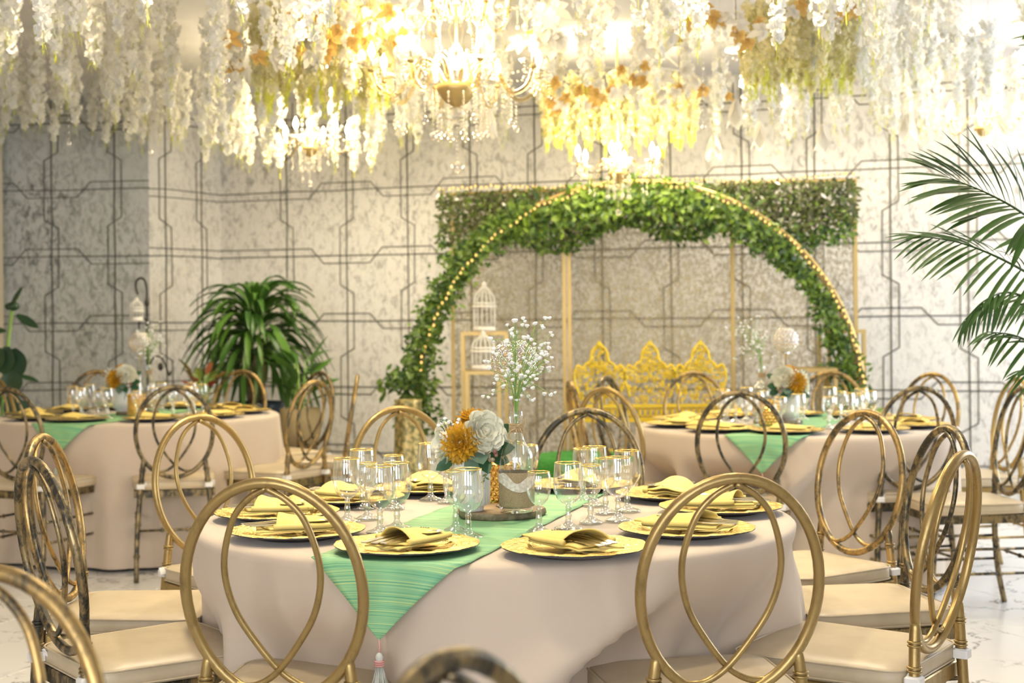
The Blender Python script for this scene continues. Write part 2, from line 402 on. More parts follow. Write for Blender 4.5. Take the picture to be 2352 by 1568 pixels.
def wall_open(name, horizontal, pos, a0, a1, wins, m, th=.16, z0=.8, z1=2.4):
    # wall with window openings; horizontal: runs along x at y=pos, else along y at x=pos
    mb = MB()
    def b(s0, s1, za, zb):
        if horizontal: box(mb, s0, s1, pos-th, pos, za, zb)
        else: box(mb, pos, pos+th, s0, s1, za, zb)
    s = a0
    for w0, w1 in wins: b(s, w0, 0, CEIL); b(w0, w1, 0, z0); b(w0, w1, z1, CEIL); s = w1
    b(s, a1, 0, CEIL)
    return struct(mb.obj(name, m))
wall_open('wall_right', False, 4.2, -3.0, 9.0, WIN_R, M_PAINT)
wall_open('wall_front', True, -3.0, -4.1, 4.36, WIN_F, M_PAINT)
mb = MB(); box(mb, -4.26, -4.1, -3.16, 10.44, 0, CEIL); struct(mb.obj('wall_left', M_PAINT))
k = 0
for horiz, wins in ((False, WIN_R), (True, WIN_F)):
    for w0, w1 in wins:
        k += 1; root = bpy.data.objects.new('window_%d' % k, None); COL.objects.link(root); struct(root)
        mb = MB()
        def bb(s0, s1, za, zb):
            if horiz: box(mb, s0, s1, -3.09, -3.04, za, zb)
            else: box(mb, 4.24, 4.29, s0, s1, za, zb)
        bb(w0, w1, .8, .86); bb(w0, w1, 2.34, 2.4); bb(w0, w0+.06, .86, 2.34); bb(w1-.06, w1, .86, 2.34)
        for q in (1, 2): bb(w0+(w1-w0)*q/3-.02, w0+(w1-w0)*q/3+.02, .86, 2.34)
        bb(w0, w1, 1.58, 1.62); mb.obj('window_frame', M_TRIM, root)
mb = MB(); box(mb, -4.26, 4.5, -3.2, 11.1, CEIL, CEIL+.1); struct(mb.obj('ceiling', M_CEIL))
for i_, (x_, y_) in enumerate(DOWN):  # made-up fixtures for the added fill lamps
    t = thing('added_fill_lamp', ['fill lamp added over the left back of the main table', 'fill lamp added over the right back of the main table', 'fill lamp added over the front of the main table', 'fill lamp added over the left aisle', 'fill lamp added over the right aisle', 'fill lamp added before the dracaena corner', 'fill lamp added over the gold bench', 'fill lamp added at the right end of the back wall'][i_], 'lamp', (x_, y_, CEIL), 0, 'added ceiling fill lamps')
    mb = MB(); lathe(mb, [(.125, 0), (.135, -.004), (.135, -.014), (.115, -.018), (.112, 0)], 24); mb.obj('trim_ring', M_TRIM, t)
    mb = MB(); lathe(mb, [(.112, -.004), (.0005, -.004)], 24); mb.obj('lens', M_BULB, t)
mb = MB(); box(mb, -3.72, -3.60, 10.08, 10.30, 0, CEIL); struct(mb.obj('trim_1', M_PAINT))
# floor: slab with tile children, laid square to the back wall
mb = MB(); box(mb, -4.26, 4.5, -3.2, 11.1, -.12, -.006); floor = struct(mb.obj('floor', M_GROUT))
T = .6; tb = MB(); bevbox(tb, -.2985, .2985, -.2985, .2985, -.008, 0, .0015); tme = tb.mesh('tile', M_TILE)
ca, sa = cos(-TH), sin(-TH)
o0 = onz(2330, 1568, 0)
ntile = 0
for i in range(-14, 14):
    for j in range(-2, 20):
        lx, ly = (i+.5)*T, (j+.5)*T-.1
        x, y = o0.x+lx*ca-(ly-0)*sa, o0.y-4.6+lx*sa+ly*ca
        if not (-4.2 < x < 4.3 and 1.9 < y < 10.9): continue
        if abs(x) > y*.355+.75: continue
        if y > wally(x)+.25 and x > -2.1: continue
        # each tile has its own veins: turn it in quarter steps
        link('tile', tme, floor, (x, y, 0), (0, 0, -TH+(PI/2)*((i*7+j*3) % 4))); ntile += 1

# ------------------------------------------------------------------ chairs
def chair_proto(kind):
    cm = CH[kind]
    root = thing('banquet_chair', 'x', 'chair')
    kids = []
    def back(x, z): return Vector((x, -.195-(z-.48)*.175, z))
    zt, zb = .929, .491; zc = (zt+zb)/2; b = (zt-zb)/2; a = .181
    mb = MB(); P = []
    for i in range(56):
        t = 2*PI*i/56; P.append(back(a*sin(t), zc+b*cos(t)))
    tube(mb, P, .0112, 10, closed=True); kids.append(mb.obj('oval_back_frame', cm, root))
    S = [(0, .035), (-.22, .085), (-.40, .17), (-.52, .31), (-.545, .43), (-.48, .56), (-.33, .68), (0, .855), (.30, .925), (.58, .905), (.78, .82), (.90, .70), (.945, .655)]
    for sg in (1, -1):
        mb = MB(); tube(mb, spline([back(sg*x*a, zt+.005-y*(zt-zb+.01)) + Vector((0, .004*sg, 0)) for x, y in S], 6), .0068, 8)
        kids.append(mb.obj('curved_loop', cm, root))
    # seat rail
    mb = MB()
    bevbox(mb, -.185, .185, .165, .190, .395, .430, .003); bevbox(mb, -.175, .175, -.200, -.175, .395, .430, .003)
    bevbox(mb, -.192, -.168, -.19, .18, .395, .430, .003); bevbox(mb, .168, .192, -.19, .18, .395, .430, .003)
    bevbox(mb, -.17, .17, -.18, .17, .415, .430, .003)
    kids.append(mb.obj('seat_rail', cm, root))
    # cushion with piping
    def outline(inset, z, n=7, rc=.05):
        pts = []; wf, wb_, y0, y1 = .205-inset, .190-inset, -.199+inset, .205-inset
        cs = [(wf-rc, y1-rc, 0), (-wf+rc, y1-rc, PI/2), (-wb_+rc, y0+rc, PI), (wb_-rc, y0+rc, 1.5*PI)]
        for cx_, cy_, a0 in cs:
            for k in range(n): t = a0+PI/2*k/(n-1); pts.append(Vector((cx_+rc*cos(t), cy_+rc*sin(t), z)))
        return pts
    mb = MB(); rings = [outline(.004, .431), outline(0, .437), outline(0, .468), outline(.006, .475), outline(.05, .483), outline(.12, .487)]
    vs = []; 
    for r in rings: vs += r
    n = len(rings[0]); fs = [tuple(range(n-1, -1, -1)), tuple(range(n*5, n*6))]
    for k in range(5):
        for i in range(n): j = (i+1) % n; fs.append((k*n+i, k*n+j, (k+1)*n+j, (k+1)*n+i))
    mb.add(vs, fs); cu = mb.obj('cushion', M_CUSH, root); kids.append(cu); 
    mb = MB(); tube(mb, outline(-.001, .472), .0028, 6, closed=True); tube(mb, outline(-.001, .437), .0024, 6, closed=True)
    pp = mb.obj('piping', M_CUSH, cu)
    # legs
    for sx in (-1, 1):
        mb = MB(); x = sx*.178
        pts = [(sx*.183, -.265, 0), (sx*.180, -.235, .15), (sx*.172, -.220, .30), (sx*.160, -.2145, .44), (sx*.150, -.2125, .53), back(sx*.1445, .578)]
        tube(mb, spline(pts, 4), [.0118]*5+[.0125]*12+[.0122, .0118, .011, .0095], 10)
        for p, q, t in ((3, 4, .40), (4, 5, .0), (0, 1, .8), (1, 2, .8)):
            c = Vector(pts[p]).lerp(Vector(pts[q]), t)
            for dz in (-.004, .004): torus(mb, .0135, .0032, (c.x, c.y, c.z+dz), 12, 6)
        kids.append(mb.obj('leg', cm, root))
        mb = MB(); pts = [(sx*.183, .215, 0), (sx*.178, .185, .42)]
        tube(mb, [pts[0], pts[1]], [.0105, .0125], 10)
        for t in (.28, .6, .85):
            c = Vector(pts[0]).lerp(Vector(pts[1]), t); torus(mb, .0135, .0035, tuple(c), 12, 6)
        kids.append(mb.obj('leg', cm, root))
    def bar(p, q):
        mb = MB(); p, q = Vector(p), Vector(q); tube(mb, [p, q], .0062, 8)
        for t in (.33, .66): c = p.lerp(q, t); sphere(mb, c, .0105, 8, 5)
        kids.append(mb.obj('stretcher', cm, root))
    for z in (.19, .29):
        f = z/.42; yf = .215-.03*f; yb = -.265+.06*min(1, z/.42)
        for sx in (-1, 1): bar((sx*.18, yf, z), (sx*.18, yb+.012, z))
    for z in (.24, .34): bar((-.18, .20-z*.03, z), (.18, .20-z*.03, z))
    bar((-.18, -.222, .24), (.18, -.222, .24))
    for sx in (-1, 1):
        mb = MB(); M = Matrix.Translation((sx*.160, -.2145, .452))
        bevbox(mb, -.019, .019, -.018, .018, -.011, .011, .004, M); bevbox(mb, -.004, .03, .014, .019, -.012, .012, .001, M @ Matrix.Rotation(.5, 4, 'X'))
        kids.append(mb.obj('strap', M_STRAP, root))
    return root
PROTO = {k: chair_proto(k) for k in CH}
USED = set()
def chair(px, py, psi, kind, label, group):
    u, v = derot(px, py); s = v/(CAMZ-.94); d = F/s; X = u/s; p = R_(psi)
    x, y = X+.275*sin(p), d+.275*cos(p)
    if kind in USED: o = copy_tree(PROTO[kind])
    else: o = PROTO[kind]; USED.add(kind)
    o.location = (x, y, 0); o.rotation_euler = (0, 0, -p); o['label'] = label; o['group'] = group
    CHPOS.append((x, y, p)); return o
CHPOS = []
G0 = 'chairs around the main table'; G1 = 'chairs around the right rear table'; G2 = 'chairs around the left rear table'; G3 = 'chairs of a table nearer the camera'; G4 = 'spare chairs standing by the right wall'
chair(610, 1095, 10, 'gold', 'gold chair in front of the main table, left of the runner tassel', G0)
chair(1690, 1085, -9, 'gold', 'gold metal chair with oval looped back in front of the main table, at the right', G0)
chair(2214, 1033, -55, 'gold', 'brassy gold chair seen edge on, nearest chair at the right of the main table', G0)
chair(2180, 974, -100, 'dark', 'worn dark bronze chair right behind the edge-on gold chair at the main table', G0)
chair(1992, 940, -122, 'bronze', 'blackened bronze chair at the far right of the main table, cushion facing left', G0)
chair(1350, 935, -172, 'dark', 'dark bronze chair behind the main table, right of the bottle', G0)
chair(915, 931, 155, 'gold', 'gold chair behind the main table, left of the white vase', G0)
chair(455, 950, 136, 'gold', 'gold chair behind the main table at the left, beside the left rear table', G0)
chair(92, 994, 93, 'bronze', 'farther of two tarnished chairs at the left end of the main table', G0)
chair(74, 1047, 53, 'dark', 'nearer of two tarnished chairs at the left end of the main table', G0)
chair(-36, 1290, 192, 'bronze', 'blurred chair back cropped by the lower left corner of the picture', G3)
chair(1012, 1490, 122, 'dark', 'blurred dark chair back rising from the bottom edge of the picture', G3)
chair(1700, 895, 12, 'dark', 'dark green-black chair in front of the right rear table, before its runner', G1)
chair(2112, 885, -12, 'dark', 'dark chair at the front right of the right rear table', G1)
chair(2143, 854, -128, 'bronze', 'brown bronze chair at the back right of the right rear table', G1)
chair(1908, 850, -165, 'bronze', 'bronze chair behind the right rear table, before the right foot of the arch', G1)
chair(1592, 852, 168, 'bronze', 'bronze chair behind the right rear table, overlapping the gold bench', G1)
chair(1388, 888, 45, 'gold', 'light gold chair at the left side of the right rear table', G1)
chair(1390, 862, 118, 'dark', 'dark chair at the back left of the right rear table', G1)
chair(1308, 872, 83, 'bronze', 'bronze chair seen edge on beside the grass covered plinth', G1)
chair(2338, 864, -96, 'gold', 'farther spare chair against the right wall, cropped by the picture edge', G4)
chair(2352, 886, -96, 'dark', 'nearer spare chair by the right wall, dark back cropped by the picture edge', G4)
chair(400, 883, -14, 'dark', 'dark chair directly in front of the left rear table', G2)
chair(12, 887, 20, 'dark', 'dark chair in front of the left rear table at the picture edge', G2)
chair(-18, 864, 100, 'gold', 'gold chair at the far left side of the left rear table', G2)
chair(225, 848, 165, 'bronze', 'bronze chair behind the left rear table, behind the flowers', G2)
chair(556, 848, -161, 'bronze', 'bronze chair behind the left rear table, before the big leafy plant', G2)
chair(724, 871, -60, 'bronze', 'bronze chair at the front right of the left rear table', G2)
chair(737, 851, -130, 'dark', 'dark chair at the back right of the left rear table', G2)
chair(822, 859, -96, 'bronze', 'bronze chair seen exactly edge on, left of the garland foot', G2)

# ------------------------------------------------------------------ tables, cloths, runners
TZ = .73
def smooth(x): x = max(0, min(1, x)); return x*x*(3-2*x)
def table(c, R, yaw, seed, place, swag=None, nf=26):
    cx_, cy_ = c; t = thing('round_table', 'round banquet table hidden under the cloth, %s' % place, 'table', (cx_, cy_, 0))
    mb = MB(); lathe(mb, [(R-.02, TZ-.028), (R-.005, TZ-.024), (R-.005, TZ-.008), (R-.012, TZ-.005)], 48, cap0=True, cap1=True); mb.obj('table_top', M_WOODT, t)
    for k in range(4):
        a = PI/4+k*PI/2; mb = MB(); tube(mb, [(.34*cos(a), .34*sin(a), 0), (.34*cos(a), .34*sin(a), TZ-.02)], .016, 8); mb.obj('leg', M_IRON, t)
    rnd = random.Random(seed); ph = [rnd.uniform(0, 2*PI) for _ in range(6)]
    chs = [(atan2(y+.2*cos(p)-cy_, x+.2*sin(p)-cx_), hypot(x+.20*cos(p)-cx_, y+.20*sin(p)-cy_)) for x, y, p in CHPOS if hypot(x-cx_, y-cy_) < R+.4]
    n = 360; prof = [(.0, 0), (.3, 0), (.6, 0), (.85, 0), (.955, 0), (.985, -.001), (1.0, -.006)]
    vs = []; fs = []
    for r, dz in prof:
        for i in range(n): a = 2*PI*i/n; vs.append((R*max(r, .001)*cos(a), R*max(r, .001)*sin(a), TZ+dz))
    zs = [.012, .025]+[.04+.0255*q for q in range(26)]+[.700, .713]
    drops = sorted(zs)
    for dz in drops:
        f = dz/.713
        for i in range(n):
            a = 2*PI*i/n
            fold = (sin(a*nf+ph[0]+.6*sin(a*3+ph[1]))*.5+sin(a*(nf*.5)+ph[2])*.35+sin(a*7+ph[3])*.45)
            k = .5+.5*sin(a*5+ph[4])
            r = R+.004+.035*f**.7+fold*(.008+.036*f)*(.35+.65*k)*smooth(f*2.6)
            if swag:
                a0, a1, lo, hi = swag     # cloth drawn aside: recessed to the right of a slanting fold
                zz = TZ-dz; ab = a0+(a1-a0)*smooth((hi-zz)/(hi-lo)) if a1 is not None else a0
                da = (a-ab+PI) % (2*PI)-PI
                e = smooth(da/.13)*(1-smooth((da-.75)/.5)) if da > 0 else 0
                b = math.exp(-((da+.06)/.08)**2)
                r -= fold*(.008+.036*f)*(.35+.65*k)*smooth(f*2.6)*math.exp(-(da/.22)**2)*.8; r += (-.16*e+(.045 if R > .75 else .015)*b)*smooth(f*2.5)
            for ca_, cr in chs:
                da = (a-ca_+PI) % (2*PI)-PI; lim = cr-.015
                if lim < R+.05:
                    w_ = smooth((.36-abs(da))/.16)*smooth((.60-(TZ-dz)+.04)/.18)
                    if r > lim: r = r+(lim-r)*w_
            vs.append((r*cos(a), r*sin(a), TZ-dz))
    m_ = len(prof)+len(drops)
    for k in range(m_-1):
        for i in range(n): j = (i+1) % n; fs.append((k*n+i, (k+1)*n+i, (k+1)*n+j, k*n+j))
    fs.append(tuple(range(n)))
    mb = MB(); mb.add(vs, fs); cl = mb.obj('tablecloth', M_CLOTH); cl.location = (cx_, cy_, 0)
    tag(cl, 'floor-length champagne tablecloth on the %s' % place, 'tablecloth', 'champagne tablecloths')
    # runner: a strip that lies on the top and falls over the edge
    ux, uy = sin(yaw), cos(yaw); W2 = .175; tip = R+.165
    mb = MB(); NL, NW = 90, 14; vs = []; uv = []
    for i in range(NL+1):
        tt = -tip+2*tip*i/NL; w = W2*min(1, max(0, (tip-abs(tt))/.19)**.92)
        for j in range(NW+1):
            q = (j/NW*2-1)*w; x, y = ux*tt+uy*q, uy*tt-ux*q; r = hypot(x, y)
            if r > R-.004: e = r-(R-.004); p = (x/r*(R+.016+min(e, .04)*.25+e*.12), y/r*(R+.016+min(e, .04)*.25+e*.12), TZ+.004-max(0, e-.012))
            else: p = (x, y, TZ+.003+.0012*sin(tt*40)*sin(q*30))
            vs.append(p); uv.append((q, tt))
    fs = []
    for i in range(NL):
        for j in range(NW): a = i*(NW+1)+j; fs.append((a, a+1, a+NW+2, a+NW+1))
    mb.add(vs, fs); ru = mb.obj('table_runner', M_RUN); ru.location = (cx_, cy_, 0)
    ul = ru.data.uv_layers.new(name='UVMap')
    for lp in ru.data.loops: ul.data[lp.index].uv = uv[lp.vertex_index]
    md = ru.modifiers.new('thickness', 'SOLIDIFY'); md.thickness = .0016; md.offset = 1
    tag(ru, 'mint green striped runner with pointed end on the %s' % place, 'table runner', 'green table runners')
    # tassel at the front tip
    e = tip-(R-.004); tx, ty = -ux*(R+.026+e*.12), -uy*(R+.026+e*.12); z0 = TZ+.004-(e-.012)
    mb = MB(); tube(mb, [(tx, ty, z0+.004), (tx+.001, ty, z0-.012), (tx, ty, z0-.026)], .0018, 6); mb.obj('tassel_cord', M_TPINK, ru)
    mb = MB(); lathe(mb, [(.001, 0), (.006, -.004), (.0085, -.010), (.007, -.017), (.0085, -.021)], 10, (tx, ty, z0-.024)); mb.obj('tassel_head', M_TASS, ru)
    mb = MB(); 
    for k in range(3): torus(mb, .0085, .0022, (tx, ty, z0-.043-k*.0042), 12, 6)
    mb.obj('tassel_band', M_TPINK, ru)
    mb = MB()
    for k in range(60):
        a = rnd.uniform(0, 2*PI); q = rnd.uniform(.3, 1); L = rnd.uniform(.045, .075)
        tube(mb, [(tx+.007*q*cos(a), ty+.007*q*sin(a), z0-.053), (tx+.013*q*cos(a), ty+.013*q*sin(a), z0-.053-L*.5), (tx+.022*q*cos(a), ty+.018*q*sin(a), z0-.053-L)], .0009, 4)
    o = mb.obj('tassel_threads', M_TASS, ru); o['kind'] = 'stuff'
    return t
C0 = (-.045, 3.78); C1 = (1.33, 6.86); C2 = (-2.06, 8.0)
def angpx(c, R, px, py, z):      # angle round the table of a cloth point seen at a pixel, for radius R
    best = None
    for i in range(720):
        a = 2*PI*i/720; x, y = c[0]+R*cos(a), c[1]+R*sin(a)
        if (x-c[0])*x+(y-c[1])*y > 0: continue
        u, v_ = derot(px, py); e = abs(x/y*F-u)
        if best is None or e < best[0]: best = (e, a)
    return best[1]
table(C0, .76, R_(17), 4, 'main table', (angpx(C0, .8, 1560, 1330, .7), angpx(C0, .8, 1262, 1568, .45), .44, .70))
table(C1, .74, R_(21), 9, 'right rear table', (angpx(C1, .78, 1900, 1020, .7), angpx(C1, .78, 1730, 1250, .45), .30, .72), 22)
table(C2, .76, R_(15), 12, 'left rear table', None, 22)

# ------------------------------------------------------------------ place settings
def plate_mesh():
    mb = MB(); n = 120; rs = [(.0, .006), (.03, .0055), (.06, .005), (.085, .005), (.098, .0075), (.106, .012), (.118, .0145), (.132, .0165), (.146, .0175), (.156, .0182), (.162, .0185)]
    vs = []; fs = []
    for k, (r, z) in enumerate(rs):
        for i in range(n):
            a = 2*PI*i/n; q = 0
            if k >= 5:
                # overlapping feather plumes round the rim
                w = (a*14/(2*PI)+(r-.1)*9) % 1; q = .0036*(1-w)**1.2*(1 if k < 10 else .4)
            elif k >= 1:
                w = (a*7/(2*PI)-r*8) % 1; q = .0018*(1-w)
            rr = r*(1+(.012*abs(sin(a*7)) if k == 10 else 0))
            vs.append((max(rr, .0005)*cos(a), max(rr, .0005)*sin(a), z+q))
    for k in range(len(rs)-1):
        for i in range(n): j = (i+1) % n; fs.append((k*n+i, k*n+j, (k+1)*n+j, (k+1)*n+i))
    fs.append(tuple(range(n))); mb.add(vs, fs)
    mb2 = MB(); lathe(mb2, [(.162, .0185), (.1625, .0165), (.150, .013), (.118, .009), (.105, .003), (.098, .0), (.0005, 0)], 60)
    return mb.mesh('plate_face', M_GOLDP), mb2.mesh('plate_underside', M_PUNDER)
PF, PU = plate_mesh()
def plate(x, y, rz, label, group, sc=1.0):
    t = thing('charger_plate', label, 'plate', (x, y, TZ+.0025), rz, group)
    link('plate_face', PF, t, sc=sc); link('underside', PU, t, sc=sc); return t
def napkin_mesh(seed):
    rnd = random.Random(seed); mb = MB(); o1 = rnd.uniform(0, 6)
    def sheet(z0, x0, x1, y0, y1, skew, lift, th=.004, nx=16, ny=12, mouth=0):
        vs = []; fs = []
        for i in range(nx+1):
            for j in range(ny+1):
                u, v = i/nx, j/ny; x = x0+(x1-x0)*u+skew*(v-.5)*.06; y = y0+(y1-y0)*v+.012*sin(u*2.6+o1)*(u-.3)
                z = z0+lift*sin(PI*v)**.8*(1-.75*u)*(1 if mouth else .5)+.0022*noise.noise(Vector((x*28+o1, y*28, seed)))
                z += .0016*sin(v*9+u*4+o1)
                if mouth: z += .006*math.exp(-(u/.12)**2)*sin(PI*v)
                vs.append((x, y, z))
        N = len(vs); top = [(p[0], p[1], p[2]+th) for p in vs]; w = ny+1
        for i in range(nx):
            for j in range(ny): a = i*w+j; fs += [(a, a+1, a+w+1, a+w), (N+a, N+a+w, N+a+w+1, N+a+1)]
        for i in range(nx): 
            a = i*w; fs += [(a, a+w, N+a+w, N+a)]; a = i*w+ny; fs += [(a, N+a, N+a+w, a+w)]
        for j in range(ny): a = j; fs += [(a, N+a, N+a+1, a+1)]; a = nx*w+j; fs += [(a, a+1, N+a+1, N+a)]
        mb.add(vs+top, fs)
    sheet(.0, -.098, .085, -.055, .050, .3, .0)
    sheet(.006, -.080, .088, -.050, .048, -.2, .003)
    sheet(.012, -.045, .095, -.056, .056, .55, .024, .0035, mouth=1)
    # rolled edge of the pouch beside the mouth
    for s in (-1, 1):
        tube(mb, spline([(-.05+s*.016, s*.054, .014), (.0+s*.01, s*.058, .013), (.05, s*.058, .012), (.09, s*.052, .011)], 5), [.0075]*16, 8)
    return mb.mesh('napkin', M_NAP)
NAPS = [napkin_mesh(s) for s in (1, 2, 3)]
def cutlery_mesh(kind):
    mb = MB(); L = .19; vs = []
    def strip(P):   # list of (y, halfwidth, z)
        vs = []; n = len(P)
        for y, w, z in P: vs += [(-w, y, z), (w, y, z), (w, y, z+.0022), (-w, y, z+.0022)]
        fs = [(0, 1, 2, 3), (4*n-4, 4*n-1, 4*n-2, 4*n-3)]
        for k in range(n-1):
            for i in range(4): j = (i+1) % 4; fs.append((4*k+i, 4*k+4+i, 4*k+4+j, 4*k+j))
        mb.add(vs, fs, False)
    H = [(0, .006, 0), (.004, .0095, 0), (.03, .0085, .0005), (.07, .005, .002), (.11, .0033, .003)]
    if kind == 'knife': strip([(0, .006, 0), (.004, .0085, 0), (.08, .007, .001), (.09, .0055, .001), (.10, .008, .001), (.16, .0095, .001), (.185, .006, .001), (.192, .001, .001)])
    elif kind == 'fork':
        strip(H+[(.125, .005, .003), (.135, .0115, .0025), (.15, .0125, .003)])
        for k in (-1.5, -.5, .5, 1.5):
            tube(mb, [(k*.0072, .149, .004), (k*.0070, .170, .006), (k*.0066, .192, .010)], .0016, 5)
    else:
        strip(H+[(.125, .0045, .0035)])
        m_ = []; 
        for i in range(7):
            for j in range(12): a = 2*PI*j/12; r = i/6; m_.append((.0195*r*cos(a), .155+.032*r*sin(a), .0015+.007*r*r))
        fs = []
        for i in range(6):
            for j in range(12): k = (j+1) % 12; fs.append((i*12+j, i*12+k, i*12+12+k, i*12+12+j))
        mb.add(m_, fs)
    return mb.mesh(kind, M_STEEL)
CUT = {k: cutlery_mesh(k) for k in ('fork', 'knife', 'spoon')}
def setting(c, a, R, tname, sname, near, idx, px=None, nrot=0.0, sc=1.0):
    if px: p = onz(px[0], px[1], TZ+.01); x, y = p.x, p.y
    else: x, y = c[0]+R*cos(a), c[1]+R*sin(a)
    plate(x, y, a+idx, 'gold feather-patterned charger plate, %s of the %s' % (sname, tname), 'gold charger plates on the '+tname, sc)
    rz = nrot; z = TZ+.0025+.019
    nx, ny = x, y
    k = thing_napkin(idx, nx, ny, z, rz, sname, tname)
    if near:
        for q, (kind, off, da) in enumerate((('knife', .020, .10), ('fork', -.002, .02), ('spoon', -.022, -.12))):
            M = Matrix.Translation((nx, ny, z+.0135)) @ Matrix.Rotation(rz, 4, 'Z') @ Matrix.Translation((-.128+.006*q, off, 0)) @ Matrix.Rotation(-PI/2+da, 4, 'Z')
            o = link(kind, CUT[kind]); o.matrix_world = M
            o.location = M.translation; o.rotation_euler = M.to_euler()
            tag(o, 'steel %s tucked in the napkin %s of the %s' % (kind, sname, tname), 'cutlery', kind+'s on the '+tname)
def thing_napkin(idx, x, y, z, rz, sname, tname):
    o = link('napkin', NAPS[idx % 3], None, (x, y, z), (0, 0, rz), (1, 1, .9 if tname == 'main table' else .6))
    return tag(o, 'yellow folded cloth napkin on the plate, %s of the %s' % (sname, tname), 'napkin', 'yellow napkins on the '+tname)
SN = ['front left', 'front right', 'right front', 'far right', 'right rear', 'back right', 'back left', 'left rear', 'far left', 'left front']
PX0 = [(935, 1257, 1.0), (1320, 1262, 2.15), (1577, 1219, 2.7), (1655, 1169, 3.0), (1545, 1138, 4.3), (1330, 1117, 4.5), (985, 1124, -1.4), (797, 1147, -.5), (636, 1182, .2), (683, 1224, .35)]
for i, (a_, b_, r_) in enumerate(PX0):
    setting(C0, 0, 0, 'main table', SN[i], True, i, (a_, b_), r_, .98)
for c, tn, R, a0 in ((C1, 'right rear table', .555, -PI/2-R_(14)), (C2, 'left rear table', .565, -PI/2-R_(18))):
    for i in range(10):
        a = a0+2*PI*i/10+ (R_(4) if i else 0); setting(c, a, R, tn, SN[i], False, i, None, a+PI/2+random.uniform(-.5, .5), .98)

# glasses
def goblet_proto(kind):
    if kind == 'large': h, rr, br, bz, sz = .158, .0325, .0368, .112, .056
    else: h, rr, br, bz, sz = .142, .0268, .0300, .104, .060
    root = thing('goblet', 'x', 'glass')
    mb = MB(); P = [(.0045, sz), (br*.45, sz+.006), (br*.78, sz+.018), (br*.96, sz+.036), (br, sz+.052), (br*.97, sz+.072), (rr, h)]
    lathe(mb, P, 28); mb.obj('bowl', M_GLASS, root)
    mb = MB(); torus(mb, rr-.0005, .0013, (0, 0, h), 28, 6); mb.obj('gilt_rim', M_RIM, root)
    mb = MB(); fr = .034 if kind == 'large' else .029
    lathe(mb, [(.0005, 0), (fr, 0), (fr+.0006, .0015), (fr*.9, .004), (.018, .008), (.009, .014), (.0065, .022), (.0085, .030), (.0072, .036), (.006, sz-.012), (.0075, sz-.006), (.005, sz+.001), (.0005, sz+.001)], 24)
    mb.obj('stem_and_foot', M_STEM, root)
    return root
GP = {k: goblet_proto(k) for k in ('large', 'small')}; GU = set()
def goblet(kind, x, y, label, group, z=TZ+.0005, sc=1.0):
    if kind in GU: o = copy_tree(GP[kind])
    else: o = GP[kind]; GU.add(kind)
    o.location = (x, y, z); o.rotation_euler = (0, 0, random.uniform(0, 6)); o.scale = (sc,)*3; o['label'] = label; o['group'] = group
GL = [('large', 798, 1200, 'large gilt-rimmed goblet at the left end of the left goblet cluster'),
 ('large', 832, 1170, 'large gilt-rimmed goblet at the back of the left goblet cluster'),
 ('small', 844, 1194, 'small gilt-rimmed goblet between two large ones in the left goblet cluster'),
 ('small', 905, 1170, 'small gilt-rimmed goblet farthest back in the left goblet cluster'),
 ('large', 912, 1215, 'large gilt-rimmed goblet right of the left cluster, on the edge of the runner'),
 ('large', 873, 1226, 'frontmost large gilt-rimmed goblet of the left goblet cluster'),
 ('large', 989, 1150, 'large gilt-rimmed goblet standing alone behind, left of the white vase'),
 ('small', 1027, 1156, 'small gilt-rimmed goblet half hidden behind the white fluted vase'),
 ('small', 1047, 1221, 'small gilt-rimmed goblet on the runner, left of the frontmost goblet'),
 ('large', 1076, 1236, 'frontmost large goblet on the runner, before the white vase'),
 ('small', 1238, 1224, 'small gilt-rimmed goblet just right of the burlap bottle'),
 ('large', 1306, 1216, 'large goblet right of the bottle, behind the front right napkin'),
 ('small', 1357, 1203, 'small slim goblet at the left of the right goblet cluster'),
 ('large', 1420, 1198, 'frontmost large goblet of the right goblet cluster'),
 ('small', 1391, 1181, 'small goblet in the middle of the right goblet cluster'),
 ('large', 1441, 1176, 'large goblet at the right end of the right goblet cluster'),
 ('large', 1366, 1163, 'tallest looking goblet at the back of the right goblet cluster'),
 ('small', 1340, 1150, 'small goblet behind the right goblet cluster'),
 ('large', 1180, 1148, 'large goblet directly behind the burlap bottle'),
 ('small', 1215, 1138, 'small goblet behind the bottle at its right side')]
for kd, a_, b_, lb in GL:
    p = onz(a_, b_, TZ); u, v_ = 0, 0
    goblet(kd, p.x, p.y, lb, 'goblets on the main table', TZ+(.0035 if kd else 0))
for c, tn, a0 in ((C1, 'right rear table', -PI/2-R_(14)), (C2, 'left rear table', -PI/2-R_(18))):
    for i in range(10):
        a = a0+2*PI*i/10+(R_(4) if i else 0)
        goblet('large', c[0]+.345*cos(a+.10), c[1]+.345*sin(a+.10), 'large goblet %s of the %s' % (SN[i], tn), 'goblets on the '+tn, TZ+.004)
        goblet('small', c[0]+.315*cos(a-.15), c[1]+.315*sin(a-.15), 'small goblet %s of the %s' % (SN[i], tn), 'goblets on the '+tn, TZ+.004)

